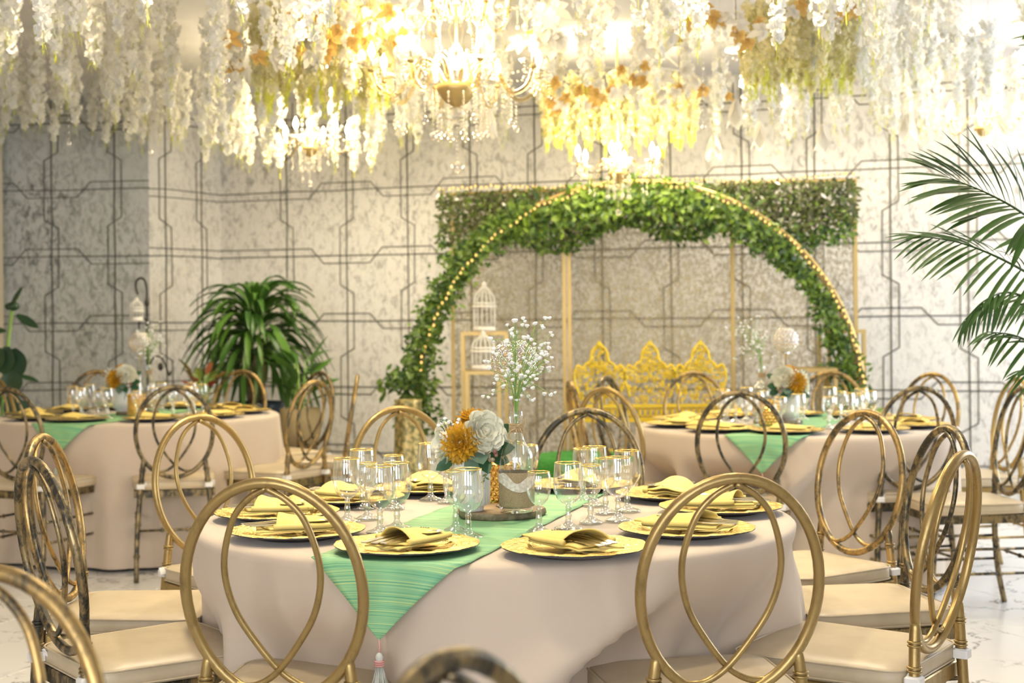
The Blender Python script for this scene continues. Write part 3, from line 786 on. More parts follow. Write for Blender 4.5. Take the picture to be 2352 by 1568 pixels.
# ------------------------------------------------------------------ flowers
def petal_mesh(name, m, w, l, cup=.5, tipn=0.0, nu=6, nv=5, wav=.08):
    mb = MB(); vs = []; fs = []
    for j in range(nv+1):
        v = j/nv; ww = w*(sin(PI*(.12+.80*v))**.7)*(1-tipn*v**2.2) if tipn else w*(sin(PI*(.14+.68*v))**.6)
        for i in range(nu+1):
            u = i/nu*2-1
            vs.append((u*ww, -cup*w*(1-u*u)*sin(PI*min(1, v*.85+.1)) - (.25*l*v*v) + wav*w*sin(u*5+v*4), v*l-(.12*l*u*u*v if not tipn else .1*l*abs(u)*v)))
    for j in range(nv):
        for i in range(nu): a = j*(nu+1)+i; fs.append((a, a+1, a+nu+2, a+nu+1))
    mb.add(vs, fs); return mb.mesh(name, m)
PET_R = petal_mesh('petal', M_ROSE, .020, .034, .55)
PET_D = petal_mesh('petal', M_DAHL, .0125, .034, .45, .80, 4, 4)
def flower(name, label, cat, pos, axis, layers, pm, s, group):
    t = thing(name, label, cat, pos, 0, group); t.rotation_mode = 'QUATERNION'; t.rotation_quaternion = Vector(axis).to_track_quat('Z', 'Y'); t.scale = (s, s, s)
    rnd = random.Random(label)
    for n, tilt, off, sc in layers:
        p0 = rnd.uniform(0, 6)
        for k in range(n):
            a = p0+2*PI*k/n+rnd.uniform(-.12, .12)
            M = Matrix.Rotation(a, 4, 'Z') @ Matrix.Translation((0, -off, -.004)) @ Matrix.Rotation(R_(tilt+rnd.uniform(-5, 5)), 4, 'X')
            o = link('petal', pm, t, M.translation, M.to_euler(), sc*rnd.uniform(.93, 1.07))
    return t
LR = [(3, 0, .003, .55), (4, 8, .007, .68), (5, 16, .012, .80), (6, 30, .016, .92), (7, 48, .018, 1.0), (8, 70, .018, 1.02)]
LD = [(7, 6, .002, .55), (9, 22, .004, .7), (12, 40, .005, .85), (14, 58, .006, .95), (15, 76, .006, 1.05), (15, 92, .006, 1.1)]
# simple joined blossom meshes for the far tables
def joined(layers, pm, m, name):
    mb = MB(); rnd = random.Random(5)
    for n, tilt, off, sc in layers:
        for k in range(n):
            a = 2*PI*k/n+tilt; M = Matrix.Rotation(a, 4, 'Z') @ Matrix.Translation((0, -off, -.004)) @ Matrix.Rotation(R_(tilt), 4, 'X') @ Matrix.Scale(sc, 4)
            mb.add([M @ v.co for v in pm.vertices], [tuple(p.vertices) for p in pm.polygons])
    return mb.mesh(name, m)
J_ROSE = joined(LR[1:], PET_R, M_ROSE, 'rose_petals'); J_DAHL = joined(LD[1:], PET_D, M_DAHL, 'dahlia_petals')
def leafobj(mb, base, d, L, w, up=(0, 0, 1), bend=.2): leafq(mb, base, d, up, L, w, bend, 5)
def gyp_bouquet(mouth, R, Hh, n, label, seed, near=True, lean=(0.0, 0.0)):
    rnd = random.Random(seed); t = thing('gypsophila_bouquet', label, 'flowers', mouth, 0, 'sprays of white gypsophila')
    st = MB(); heads = []; mouth = Vector((0, 0, 0))
    for k in range(n):
        a = rnd.uniform(0, 2*PI); q = sqrt(rnd.uniform(.02, 1)); hz = rnd.uniform(.25, 1)*Hh
        e = Vector((lean[0]*hz/Hh+R*q*cos(a)*(.35+.65*sin(PI*min(.95, hz/Hh*.8+.1))), lean[1]+R*.7*q*sin(a)*(.35+.65*hz/Hh), hz))
        mid = Vector((e.x*.25, e.y*.25, e.z*.5))
        if k % 4 == 0: tube(st, spline([(0, 0, -.10), (e.x*.05, e.y*.05, 0), mid, e], 4), .0008, 4, caps=False); root_ = (mid, e)
        else:
            m0, e0 = root_; f0 = rnd.uniform(.0, .7); b0_ = m0.lerp(e0, f0); e = e0+Vector((rnd.gauss(0, .024), rnd.gauss(0, .024), rnd.uniform(-.06, .02))); mid = b0_
            tube(st, spline([b0_, b0_.lerp(e, .5)+Vector((0, 0, .006)), e], 3), .00065, 4, caps=False)
        for q_ in range(6):
            b_ = mid.lerp(e, rnd.uniform(.2, 1.05)); dv = Vector((rnd.uniform(-1, 1), rnd.uniform(-1, 1), rnd.uniform(.2, 1))).normalized()
            leafq(st, b_, dv, (0, 0, 1), rnd.uniform(.010, .020), .0026, .1, 1)
        heads.append((e, rnd.uniform(.8, 1.15)))
        if k % 2: heads.append((e+Vector((rnd.gauss(0, .007), rnd.gauss(0, .007), rnd.gauss(0, .006))), rnd.uniform(.6, .9)))
    o = st.obj('fine_stems', M_GSTEM, t); o['kind'] = 'stuff'
    for e, s in heads:
        link('blossom', GYPB, t, e, (rnd.uniform(-.5, .5), rnd.uniform(-.5, .5), rnd.uniform(0, 6)), s)
    return t
mb = MB(); sphere(mb, (0, 0, .003), .0043, 8, 5)
for k in range(6): a = k*PI/3; sphere(mb, (.0032*cos(a), .0032*sin(a), .0045), .0030, 6, 4)
GYPB = mb.mesh('blossom', M_GYP)

def centrepiece(P, tn, near, vase, bottle, holder, cup, slabc, flip=1):
    s = thing('wood_slice', 'round bark-edged wood slice under the centrepiece of the %s' % tn, 'wood slice', (slabc[0], slabc[1], TZ+.004), 0, 'wood slices')
    wob = lambda a, k: 1+.03*sin(a*3+1)+.02*sin(a*7)
    mb = MB(); lathe(mb, [(.110, 0), (.115, .006), (.113, .015), (.110, .0185)], 40, rfun=wob, cap0=True); mb.obj('bark', M_BARK, s)
    mb = MB(); lathe(mb, [(.001, .0190), (.06, .0190), (.110, .0186)], 40, rfun=wob); mb.obj('sawn_top', M_WOODT, s)
    ZB = TZ+.0235
    # vase
    v = thing('fluted_vase', 'white fluted ceramic vase on the %s' % tn, 'vase', (*vase, ZB), 0, 'white fluted vases')
    fl = lambda a, k: 1+(.045*abs(sin(a*14)) if 2 < k < 7 else 0)
    mb = MB(); lathe(mb, [(.001, 0), (.030, 0), (.031, .004), (.031, .012), (.045, .018), (.046, .05), (.047, .10), (.048, .150), (.045, .152), (.043, .148), (.040, .03), (.001, .028)], 112, rfun=fl); mb.obj('vase_body', M_WHITEV, v)
    # bottle
    b = thing('burlap_bottle', 'clear glass bottle wrapped in burlap and lace on the %s' % tn, 'bottle', (*bottle, ZB), 0, 'burlap wrapped bottles')
    mb = MB(); lathe(mb, [(.001, .004), (.036, .0), (.041, .003), (.043, .010), (.043, .135), (.0415, .148), (.036, .160), (.026, .172), (.0195, .185), (.0165, .200), (.0155, .230), (.0165, .234), (.0175, .238), (.0165, .252), (.0155, .254)], 36); mb.obj('bottle_glass', M_GLASSB, b)
    mb = MB(); lathe(mb, [(.0438, .016), (.0452, .020), (.0452, .098), (.0438, .102)], 36); mb.obj('burlap_wrap', M_BURLAP, b)
    mb = MB(); vs = []; fs = []; n = 60
    for i in range(n+1):
        a = 2*PI*i/n; 
        for q in (0, .5, 1): vs.append((.0462*cos(a), .0462*sin(a), .066+.012*sin(a*2+1.2)+q*(.027+.006*sin(a*5))))
    for i in range(n):
        for q in (0, 1): a = i*3+q; fs.append((a, a+3, a+4, a+1))
    mb.add(vs, fs); mb.obj('lace_band', M_LACE, b)
    mb = MB()
    for k in range(7): torus(mb, .0172, .0016, (0, 0, .202+k*.0032), 16, 6)
    tube(mb, spline([(.0, -.018, .212), (-.016, -.024, .204), (-.020, -.026, .188), (-.008, -.027, .180), (.002, -.026, .190), (0, -.021, .210)], 5), .0013, 6)
    tube(mb, spline([(.0, -.018, .214), (.016, -.022, .226), (.022, -.020, .238), (.024, -.02, .222), (.018, -.018, .208), (.016, -.016, .198)], 5), .0013, 6)
    tube(mb, spline([(.010, -.018, .212), (.016, -.020, .195), (.014, -.026, .178), (.022, -.03, .166)], 5), .0011, 6)
    mb.obj('twine_bow', M_TWINE, b)
    # crystal candle holder
    h = thing('crystal_candle_holder', 'chrome candle holder with crystal bead globe on the %s' % tn, 'candle holder', (*holder, ZB if near else ZB), 0, 'crystal globe candle holders')
    mb = MB(); lathe(mb, [(.001, 0), (.048, 0), (.050, .003), (.044, .007), (.02, .012), (.008, .02), (.006, .03), (.006, .20), (.0055, .29), (.012, .305), (.018, .318), (.001, .318)], 24); mb.obj('chrome_stem', M_CHROME, h)
    mb = MB(); me_ = MB(); zc = .374; Rg = .058
    rows = [-62, -42, -21, 0, 21, 42, 60]
    for ri, lat in enumerate(rows):
        la = R_(lat); cnt = max(5, int(round(2*PI*Rg*cos(la)/.0218)))
        for k in range(cnt):
            a = 2*PI*(k+.5*(ri % 2))/cnt; nv = Vector((cos(la)*cos(a), cos(la)*sin(a), sin(la)))
            M = Matrix.Translation(Vector((0, 0, zc))+nv*Rg) @ nv.to_track_quat('Z', 'Y').to_matrix().to_4x4()
            torus(mb, .0096, .0018, (0, 0, 0), 12, 5, M=M); sphere(me_, (0, 0, 0), .0086, 8, 4, .55, M=M)
    o = mb.obj('ring_lattice', M_CHROME, h); o['kind'] = 'stuff'; o = me_.obj('crystal_beads', M_CRYSTA, h); o['kind'] = 'stuff'
    mb = MB(); lathe(mb, [(.001, .32), (.022, .32), (.024, .335), (.022, .35)], 16); mb.obj('candle_cup', M_GLASS, h)
    # gold mosaic votive
    g = thing('votive_cup', 'gold mosaic glass votive cup on the %s' % tn, 'candle cup', (*cup, TZ+.0045), 0, 'gold mosaic votives')
    mb = MB(); lathe(mb, [(.001, .002), (.040, .0), (.042, .004), (.0425, .118), (.040, .118), (.039, .01), (.001, .01)], 32); mb.obj('glass_liner', M_MOSAIC, g)
    mb = MB()
    for r in range(8):
        for k in range(18):
            a = 2*PI*(k+.5*(r % 2))/18; M = Matrix.Translation((.0445*cos(a), .0445*sin(a), .011+r*.0142)) @ Matrix.Rotation(a, 4, 'Z') @ Matrix.Rotation(PI/2, 4, 'Y')
            sphere(mb, (0, 0, 0), .0070, 6, 4, .45, M=M)
    o = mb.obj('mosaic_beads', M_MOSAIC, g); o['kind'] = 'stuff'
    mb = MB(); torus(mb, .0425, .0016, (0, 0, .118), 28, 6); mb.obj('gilt_rim', M_RIM, g)
    # tea lights on the runner beside the slice
    # bouquet
    top = Vector((*vase, ZB+.152)); fx = flip
    FL = [('rose', (.036*fx, -.042, .052), (.45*fx, -1, .35), 1.06, 'large cream rose facing front in the white vase'),
          ('dahlia', (-.026*fx, -.060, .026), (-.1*fx, -1, .10), 1.32, 'orange dahlia in the middle front of the white vase'),
          ('rose', (-.066*fx, -.012, .024), (-1*fx, -.35, .1), 1.10, 'cream rose facing left in the white vase'),
          ('dahlia', (.004*fx, .012, .086), (0, -.3, 1), 1.12, 'orange dahlia on top of the white vase bouquet'),
          ('dahlia', (-.048*fx, .035, .050), (-.8*fx, .4, .6), .9, 'orange dahlia at the back left of the white vase'),
          ('rose', (.070*fx, .020, .035), (1*fx, .2, .45), .95, 'cream rose at the back right of the white vase'),
          ('dahlia', (-.030*fx, -.050, -.006), (-.15*fx, -1, -.75), .86, 'orange dahlia drooping over the rim of the white vase')]
    for kd, off, ax, s_, lb in FL:
        pos = top+Vector(off); lab = '%s, %s' % (lb, tn)
        if near: flower(kd, lab, 'flower', pos, ax, LR if kd == 'rose' else LD, PET_R if kd == 'rose' else PET_D, s_, 'flowers on the '+tn)
        else:
            o = link(kd, J_ROSE if kd == 'rose' else J_DAHL, None, pos, Vector(ax).to_track_quat('Z', 'Y').to_euler(), s_); tag(o, lab, 'flower', 'flowers on the '+tn)
    gt = thing('greenery_sprig', 'eucalyptus leaves, berries and stems tucked in the white vase, %s' % tn, 'foliage', tuple(top), 0, 'greenery in the vases')
    for d, L, w, m_, b_ in (((.35, -1, -.35), .062, .044, M_EUC, (.012, -.040, .005)), ((-.05, -1, -1.2), .055, .040, M_EUC, (.004, -.044, -.006)), ((1, -.5, .25), .070, .040, M_DKLEAF, (.045, -.02, .0)), ((1, -.1, -.3), .05, .035, M_DKLEAF, (.05, -.01, -.012)),
                            ((.4, -1, -.9), .05, .034, M_DKLEAF, (.030, -.044, -.012)), ((-.9, -.3, .8), .05, .03, M_EUC, (-.04, .0, .05)), ((1, .3, .6), .055, .03, M_DKLEAF, (.06, 0, .04)), ((-1, -.4, -.5), .05, .03, M_DKLEAF, (-.045, -.03, -.02))):
        mb = MB(); leafobj(mb, Vector((b_[0]*fx, b_[1], b_[2])), (d[0]*fx, d[1], d[2]), L, w, (0, -1, .4) if abs(d[1]) < .9 else (0, -.7, 1)); mb.obj('leaf', m_, gt)
    for k in range(9):
        mb = MB(); sphere(mb, ((.052+.012*cos(k*2.2))*fx, -.052+.004*sin(k*3), -.006+.013*sin(k*2.2)), .0056, 8, 6, 1.1); mb.obj('berry', M_BERRY, gt)
    mb = MB(); tube(mb, spline([(.045*fx, -.05, -.02), (.046*fx, -.058, -.045), (.034*fx, -.056, -.065), (.030*fx, -.054, -.085), (.034*fx, -.055, -.090)], 5), .0010, 5)
    for k in range(6): leafq(mb, (.045*fx-.002*k, -.057, -.03-.008*k), (1-2*(k % 2), 0, -.6), (0, -1, 0), .012, .006, .1, 2)
    mb.obj('tendril', M_CROT, gt)
    gyp_bouquet(tuple(top+Vector((-.045*fx, -.01, .02))), .03, .085, 9, 'small gypsophila sprig in the flower arrangement, %s' % tn, 31, near)
    gyp_bouquet((bottle[0], bottle[1], ZB+.250), .105, .235, 96 if near else 60, 'gypsophila bouquet in the burlap bottle on the %s' % tn, 17, near, (.055*fx, 0))
sp = onz(1155, 1185, TZ+.01)
centrepiece(None, 'main table', True, (-.107, 3.70), (.008, 3.665), (.004, 3.782), (-.030, 3.905), (-.034, 3.745))
centrepiece(None, 'right rear table', False, (C1[0]-.03, C1[1]-.03), (C1[0]-.155, C1[1]+.0), (C1[0]-.02, C1[1]+.10), (C1[0]-.14, C1[1]-.12), (C1[0]-.08, C1[1]+.0), -1)
centrepiece(None, 'left rear table', False, (C2[0]-.08, C2[1]-.04), (C2[0]+.06, C2[1]+.0), (C2[0]-.01, C2[1]+.08), (C2[0]+.03, C2[1]-.16), (C2[0]-.01, C2[1]+.0))

# ------------------------------------------------------------------ chandeliers
def candle(parent, p, near):
    mb = MB(); lathe(mb, [(.008, -.030), (.0085, .0), (.0045, .002), (.0001, .002)], 10, p); mb.obj('candle_sleeve', M_WHITEV, parent)
    mb = MB(); lathe(mb, [(.004, .002), (.0125, .016), (.0150, .030), (.0115, .048), (.004, .064), (.0003, .072)], 12, p); mb.obj('bulb', M_BULB, parent)
def beads(mb, p, n, sp, r, drop=True, cr=2.0):
    for k in range(n): sphere(mb, (p[0], p[1], p[2]-k*sp), r, 6, 4, 1.0)
    if drop: sphere(mb, (p[0], p[1], p[2]-n*sp-r*cr), r*cr, 8, 5, 1.3)
def chandelier(c, R, n, label, near=True, tiers=1, top=CEIL, power=20):
    t = thing('crystal_chandelier', label, 'chandelier', c, 0, 'crystal chandeliers')
    s = R/.36
    mb = MB(); tube(mb, [(0, 0, .12*s), (0, 0, top-c[2])], .006, 6); mb.obj('suspension_rod', M_GOLDM, t)
    mb = MB(); lathe(mb, [(.012, .34*s), (.03*s, .30*s), (.014*s, .27*s), (.034*s, .22*s), (.018*s, .16*s), (.045*s, .08*s), (.03*s, .02*s), (.05*s, -.01*s)], 16); mb.obj('glass_column', M_CRYST, t)
    mb = MB(); lathe(mb, [(.02*s, .0), (.085*s, -.01*s), (.085*s, -.035*s), (.045*s, -.085*s), (.012*s, -.10*s)], 20); mb.obj('gold_bowl', M_GOLDM, t)
    sc_ = lambda a, k: 1+.10*sin(a*8)
    mb = MB(); lathe(mb, [(.012*s, -.10*s), (.085*s, -.130*s), (.065*s, -.152*s), (.01*s, -.160*s)], 32, rfun=sc_); mb.obj('scalloped_dish', M_CRYST, t)
    mb = MB(); beads(mb, (0, 0, -.17*s), 9, .018*s, .007*s, False); sphere(mb, (0, 0, -.17*s-9*.018*s-.02*s), .028*s, 14, 8); o = mb.obj('bottom_pendant', M_CRYST, t)
    def ringarms(n, R, z, sc, ph):
        for k in range(n):
            a = 2*PI*k/n+ph; ca, sa = cos(a), sin(a); q = lambda r, zz: Vector((r*ca, r*sa, z+zz*sc))
            mb = MB(); tube(mb, spline([q(.05*sc, -.01), q(.10*sc, .075), q(R*.42, .085), q(R*.55, .02), q(R*.72, -.060), q(R*.92, -.035), q(R, .035)], 5 if near else 3), .0105*sc, 8)
            arm = mb.obj('arm', M_ARM, t); e = q(R, .04)
            mb = MB(); lathe(mb, [(.006, 0), (.050*sc, .010*sc), (.058*sc, .024*sc), (.052*sc, .022*sc), (.006, .006*sc)], 24, e, rfun=lambda a, k: 1+.09*sin(a*8)); mb.obj('drip_dish', M_CRYST, arm)
            mb = MB(); lathe(mb, [(.004, -.012), (.014*sc, -.008), (.016*sc, .0), (.006, .002)], 10, e); mb.obj('gold_socket', M_GOLDM, arm)
            candle(arm, tuple(e+Vector((0, 0, .045))), near)
            mb = MB()
            for j in range(3 if near else 2):
                b_ = a+(j-1)*1.9; p = e+Vector((.05*sc*cos(b_), .05*sc*sin(b_), .008)); beads(mb, p, 4 if j != 1 else 6, .014*sc, .0052*sc)
            p = q(R*.72, -.075); beads(mb, p, 6, .016*sc, .006*sc, True, 2.3)
            o = mb.obj('bead_pendants', M_CRYST, arm); o['kind'] = 'stuff'
            mb = MB()
            for j in range(14):
                w = j/13; p = e.lerp(q(.05*sc, .13), w)-Vector((0, 0, .06*sc*sin(PI*w))); sphere(mb, p, .005*sc, 6, 4)
            o = mb.obj('bead_swag', M_CRYST, arm); o['kind'] = 'stuff'
    ringarms(n, R, 0, s, .3)
    if tiers > 1: ringarms(6, R*.60, .27*s, s*.82, .1)
    mb = MB()
    for k in range(10):
        a = 2*PI*k/10; beads(mb, (.10*s*cos(a), .10*s*sin(a), -.055*s), 9, .017*s, .0068*s, True, 2.0)
    o = mb.obj('bead_fringe', M_CRYST, t); o['kind'] = 'stuff'
    l = lamp((c[0], c[1], c[2]+.13), power); 
    return t
c1 = at(1049, 190, 6.1); CH1 = tuple(c1)
chandelier(CH1, .362, 8, 'large two-tier crystal chandelier hanging nearest, above the main table', True, 2, CEIL, 26)
lamp((c1.x, c1.y, c1.z+.36), 14)
c2 = at(1420, 392, 8.35); chandelier(tuple(c2), .245, 6, 'small lit crystal chandelier hanging before the leafy arch', True, 1, CEIL, 30)
lamp((c2.x, c2.y, c2.z+.42), 9, .10, (1, .85, .55))  # extra lamp without a fixture, added to brighten the blossom hoop
c3 = at(712, 335, 8.5); chandelier(tuple(c3), .225, 6, 'small lit chandelier half hidden by white blossom at the left', False, 1, CEIL, 30)
c4 = at(2258, 290, 8.3); chandelier(tuple(c4), .21, 6, 'small lit chandelier at the upper right above the palm', False, 1, CEIL, 11)

# ------------------------------------------------------------------ hanging wisteria
def strand_meshes(seed, L, petals=True, m=None, rad=.033, nb=74, budf=1.0):
    rnd = random.Random(seed); mb = MB(); bd = MB()
    for k in range(nb):
        t = (k+rnd.random())/nb; z = -L*(.04+.92*t); rr = rad*(.45+.55*sin(PI*min(1, t*.75+.25)))*(1-.55*max(0, t-.75)/.25)
        rr *= .72+.42*sin(t*21+seed); a = rnd.uniform(0, 2*PI); c = Vector((rr*cos(a), rr*sin(a), z+rnd.uniform(-.01, .01)))
        out = Vector((cos(a), sin(a), rnd.uniform(-.7, .5))).normalized(); q = out.to_track_quat('Z', 'Y'); s = rnd.uniform(.0135, .0205)
        for p in range(4):
            b_ = PI/2*p+rnd.uniform(-.3, .3); e1 = Vector((cos(b_), sin(b_), .35)); e2 = Vector((-sin(b_), cos(b_), 0))
            P = [Vector((0, 0, 0)), e1*.55+e2*.55, e1*1.1+e2*.35+Vector((0, 0, .1)), e1*1.1-e2*.35+Vector((0, 0, .1)), e1*.55-e2*.55]
            mb.add([c+q @ (v*s) for v in P], [(0, 1, 2), (0, 2, 3), (0, 3, 4)])
    for k in range(int(26*budf)):
        t = rnd.uniform(.80, 1.12) if k % 3 else rnd.uniform(.1, .9); a = rnd.uniform(0, 2*PI); rr = rad*(.25 if t > .9 else .95)
        c = Vector((rr*cos(a), rr*sin(a), -L*t)); leafq(bd, c, (cos(a)*.5, sin(a)*.5, -1), (cos(a), sin(a), .3), rnd.uniform(.020, .034), .011, .1, 1)
    tube(bd, [(0, 0, 0), (0, 0, -L*1.05)], .0012, 4, caps=False)
    return mb.mesh('blossoms', m or M_WIST), bd.mesh('buds', M_BUD)
SV = [strand_meshes(s, L) for s, L in ((1, .34), (2, .42), (3, .50), (4, .38), (5, .46))]; SL = [.34, .42, .50, .38, .46]
rnd = random.Random(99); NS = 0; placed = []
def strand(x, y, zb, vi, zone):
    """one strand: cord from the ceiling, blossoms and buds; zb is the height of its lower end"""
    global NS
    bm_, bu_ = SV[vi]; L = SL[vi]; zt = min(CEIL-.01, zb+L*1.05)
    lab, grp = zone
    t = thing('wisteria_strand', lab, 'hanging flowers', (x, y, zt), rnd.uniform(0, 6), grp)
    o = link('blossoms', bm_, t); o['kind'] = 'stuff'; o = link('buds', bu_, t); o['kind'] = 'stuff'
    if zt < CEIL-.03:
        mb = CORD; link('cord', mb, t, (0, 0, 0), None, (1, 1, CEIL-zt))
    NS += 1
mb = MB(); tube(mb, [(0, 0, 0), (0, 0, 1)], .0012, 4); CORD = mb.mesh('cord', M_CORD)
ZC = [(330, 'at the far left', 'over the far left'), (620, 'above the big dracaena', 'above the dracaena'), (900, 'round the left small chandelier', 'round the left chandelier'),
      (1240, 'round the large chandelier', 'round the large chandelier'), (1700, 'above the leafy arch', 'above the arch'), (2050, 'above the right end of the gold frame', 'above the frame end'), (9999, 'above the palm at the right', 'above the palm')]
def zone(px, d):
    for lim, a, b in ZC:
        if px < lim:
            row = 'near' if d < 6.3 else ('middle' if d < 8 else 'far')
            return ('white wisteria strand of the %s row %s' % (row, a), '%s wisteria strands %s' % (row, b))
# lower ends follow the scalloped hem seen in the photograph
def hem(px):
    pts = [(-200, 250), (0, 262), (120, 330), (330, 335), (420, 355), (520, 400), (640, 410), (860, 395), (960, 350), (1150, 365), (1250, 360), (1400, 330), (1640, 350), (1760, 365), (1900, 360), (2100, 350), (2352, 320), (2600, 320)]
    for (a, b), (c, d) in zip(pts, pts[1:]):
        if a <= px <= c: return b+(d-b)*(px-a)/(c-a)
    return 330
tries = 0
def free(x, y, r):
    for cc, rr in ((c1, .46), (c2, .36), (c3, .15), (c4, .15)):
        if hypot(x-cc.x, y-cc.y) < rr: return False
    for q in placed:
        if (q[0]-x)**2+(q[1]-y)**2 < r*r: return False
    return True
def dens(px):   # how thickly a direction is hung
    if px < 350: return 1.0
    if px < 560: return .85
    if px < 1000: return .95
    if px < 1220: return .6
    if px < 1640: return .40
    if px < 1720: return .45
    return .78
while NS < 232 and tries < 9000:
    tries += 1
    d = rnd.uniform(4.6, 9.6); px = rnd.uniform(-120, 2470); 
    if rnd.random() > (.25+.75*(d-4.6)/5)*1.0: continue
    if rnd.random() > dens(px): continue
    if d > 8.3 and 1000 < px < 2000 and rnd.random() < .55: continue
    x = (px-CX)*d/F
    if d > wally(x)-.25: continue
    if d > 9.8 and x < -2.3: continue
    if not free(x, y := d, .15): continue
    far = (d-4.6)/5
    # near strands end higher in the picture than far ones
    hy = hem(px); lo = {0: 0}.get(0)
    ymax = hy*(.36+.64*smooth(far*1.15)); py = ymax-rnd.uniform(0, 75)*(1.2-far*.5)
    for (xa, xb, dm, yl) in ((815, 1285, 6.75, 40), (1235, 1620, 8.9, 190), (640, 830, 8.4, 300)):
        if xa < px < xb and d < dm: py = min(py, yl-rnd.uniform(0, 40))
    zb = at(px, py, d).z
    if py < -60: continue
    zb = max(zb, 2.02)
    if zb > 2.74: continue
    placed.append((x, d)); strand(x, d, zb, rnd.randrange(5), zone(px, d))
# dense hoops of ivory blossom with a green-yellow hem
HV = [strand_meshes(s, L, m=M_WISTY, rad=.026, nb=80, budf=4.5) for s, L in ((11, .36), (12, .40), (13, .38))]
def hoop(px, py_b, d, Rh, n, label, zt=None, L=.38):
    p = at(px, py_b, d); t = thing('blossom_hoop', label, 'hanging flowers', (p.x, p.y, p.z+L*1.1), 0, 'round hoops of hanging blossom')
    mb = MB(); torus(mb, Rh, .006, (0, 0, 0), 32, 6); mb.obj('hoop_ring', M_CORD, t)
    mb = MB()
    for k in range(4): a = k*PI/2; tube(mb, [(Rh*cos(a), Rh*sin(a), 0), (Rh*.4*cos(a), Rh*.4*sin(a), CEIL-(p.z+L*1.1))], .0015, 4)
    mb.obj('hoop_cords', M_CORD, t)
    for k in range(n):
        a = 2*PI*k/n; rr = Rh*(1 if k % 2 else .84); bm_, bu_ = HV[k % 3]; s = L/.38*(1+.06*sin(k*5))
        o = link('blossom_strand', bm_, t, (rr*cos(a), rr*sin(a), 0), (0, 0, k*1.3), (1, 1, s)); o['kind'] = 'stuff'
        o2 = link('buds', bu_, o); o2['kind'] = 'stuff'
hoop(742, 238, 6.6, .30, 30, 'round curtain of ivory blossom with yellow-green hem, upper left of the large chandelier', L=.40)
hoop(1832, 205, 6.6, .235, 24, 'round curtain of ivory blossom with yellow-green hem, upper right', L=.36)
hoop(1424, 332, 8.45, .43, 36, 'glowing round curtain of ivory blossom above the small chandelier', L=.34)
# leaf sprays of autumn and pale silk leaves up by the ceiling
def leafspray(px, py, d, n, spread, label, pale=.5, size=.075):
    p = at(px, py, d); rn = random.Random(label); t = thing('leaf_spray', label, 'leaves', p, 0, 'silk leaf sprays at the ceiling')
    for k in range(n):
        q = Vector((rn.gauss(0, spread), rn.gauss(0, spread*.7), rn.gauss(0, .045))); mb = MB()
        a = rn.uniform(0, 2*PI); dv = Vector((cos(a), .3*sin(a), -rn.uniform(.1, .9))).normalized(); L = size*rn.uniform(.7, 1.2)
        m_ = M_PALELEAF if rn.random() < pale else M_AUT
        # lobed leaf: three to five blades from one foot
        for e in ((0, 1), (.8, .72), (-.8, .72), (1.5, .45), (-1.5, .45)):
            dd = (Matrix.Rotation(e[0], 3, 'Y') @ dv); leafq(mb, (0, 0, 0), dd, (0, -1, .3), L*e[1], L*.42, .15, 3)
        o = mb.obj('leaf', m_, t); o.location = q
    mb = MB(); tube(mb, [(0, 0, 0), (0, 0, CEIL-p.z)], .002, 4); mb.obj('stem', M_TRUNK, t)
leafspray(770, 80, 6.0, 20, .12, 'pale and rust silk leaves left of the large chandelier', .45)
leafspray(850, 55, 6.4, 9, .08, 'pale maple leaves touching the left side of the large chandelier', .8, .12)
leafspray(600, 120, 6.3, 9, .10, 'pale silk leaves above the left rear table', .8)
leafspray(1330, 215, 7.6, 16, .14, 'rust leaves left above the glowing blossom hoop', .35)
leafspray(1560, 190, 7.8, 20, .16, 'pale and rust leaves right above the glowing blossom hoop', .55)
leafspray(1690, 45, 6.2, 16, .12, 'pale and orange leaves at the top of the picture right of centre', .5)
leafspray(1900, 20, 6.2, 16, .14, 'pale and rust leaves over the right ivory blossom curtain', .6)
leafspray(1480, 70, 6.3, 9, .12, 'pale leaves between the two tallest blossom curtains', .9, .11)
leafspray(1240, 60, 6.6, 9, .08, 'pale leaves touching the right side of the large chandelier', .9, .11)
# big drooping magnolia petals
for i, (a_, b_, d, lb) in enumerate([(1890, 325, 8.2, 'large white silk petal drop left of the right blossom strands'), (2085, 300, 8.2, 'large white silk petal drop under the right strands near the palm'), (1745, 320, 8.4, 'large white silk petal drop right of the arch top'),
        (1640, 345, 8.6, 'large white silk petal drop just right of the glowing hoop'), (1690, 270, 7.9, 'large ivory silk petal drop above the arch'), (1110, 130, 6.4, 'large ivory petal drop behind the large chandelier'), (1120, 290, 7.4, 'large ivory petal drop below the large chandelier'), (1245, 75, 6.6, 'large ivory petal drop at the right of the large chandelier')]):
    p = at(a_, b_, d); t = thing('petal_drop', lb, 'hanging flowers', p, i*.7, 'large white petal drops')
    for k in range(4):
        mb = MB(); leafq(mb, (0, 0, .10), (.16*cos(k*PI/2), .16*sin(k*PI/2), -1), (cos(k*PI/2), sin(k*PI/2), 0), .17, .075, -.18, 6); mb.obj('petal', M_PALELEAF, t)
    mb = MB(); tube(mb, [(0, 0, .10), (0, 0, CEIL-p.z)], .0013, 4); mb.obj('cord', M_CORD, t)
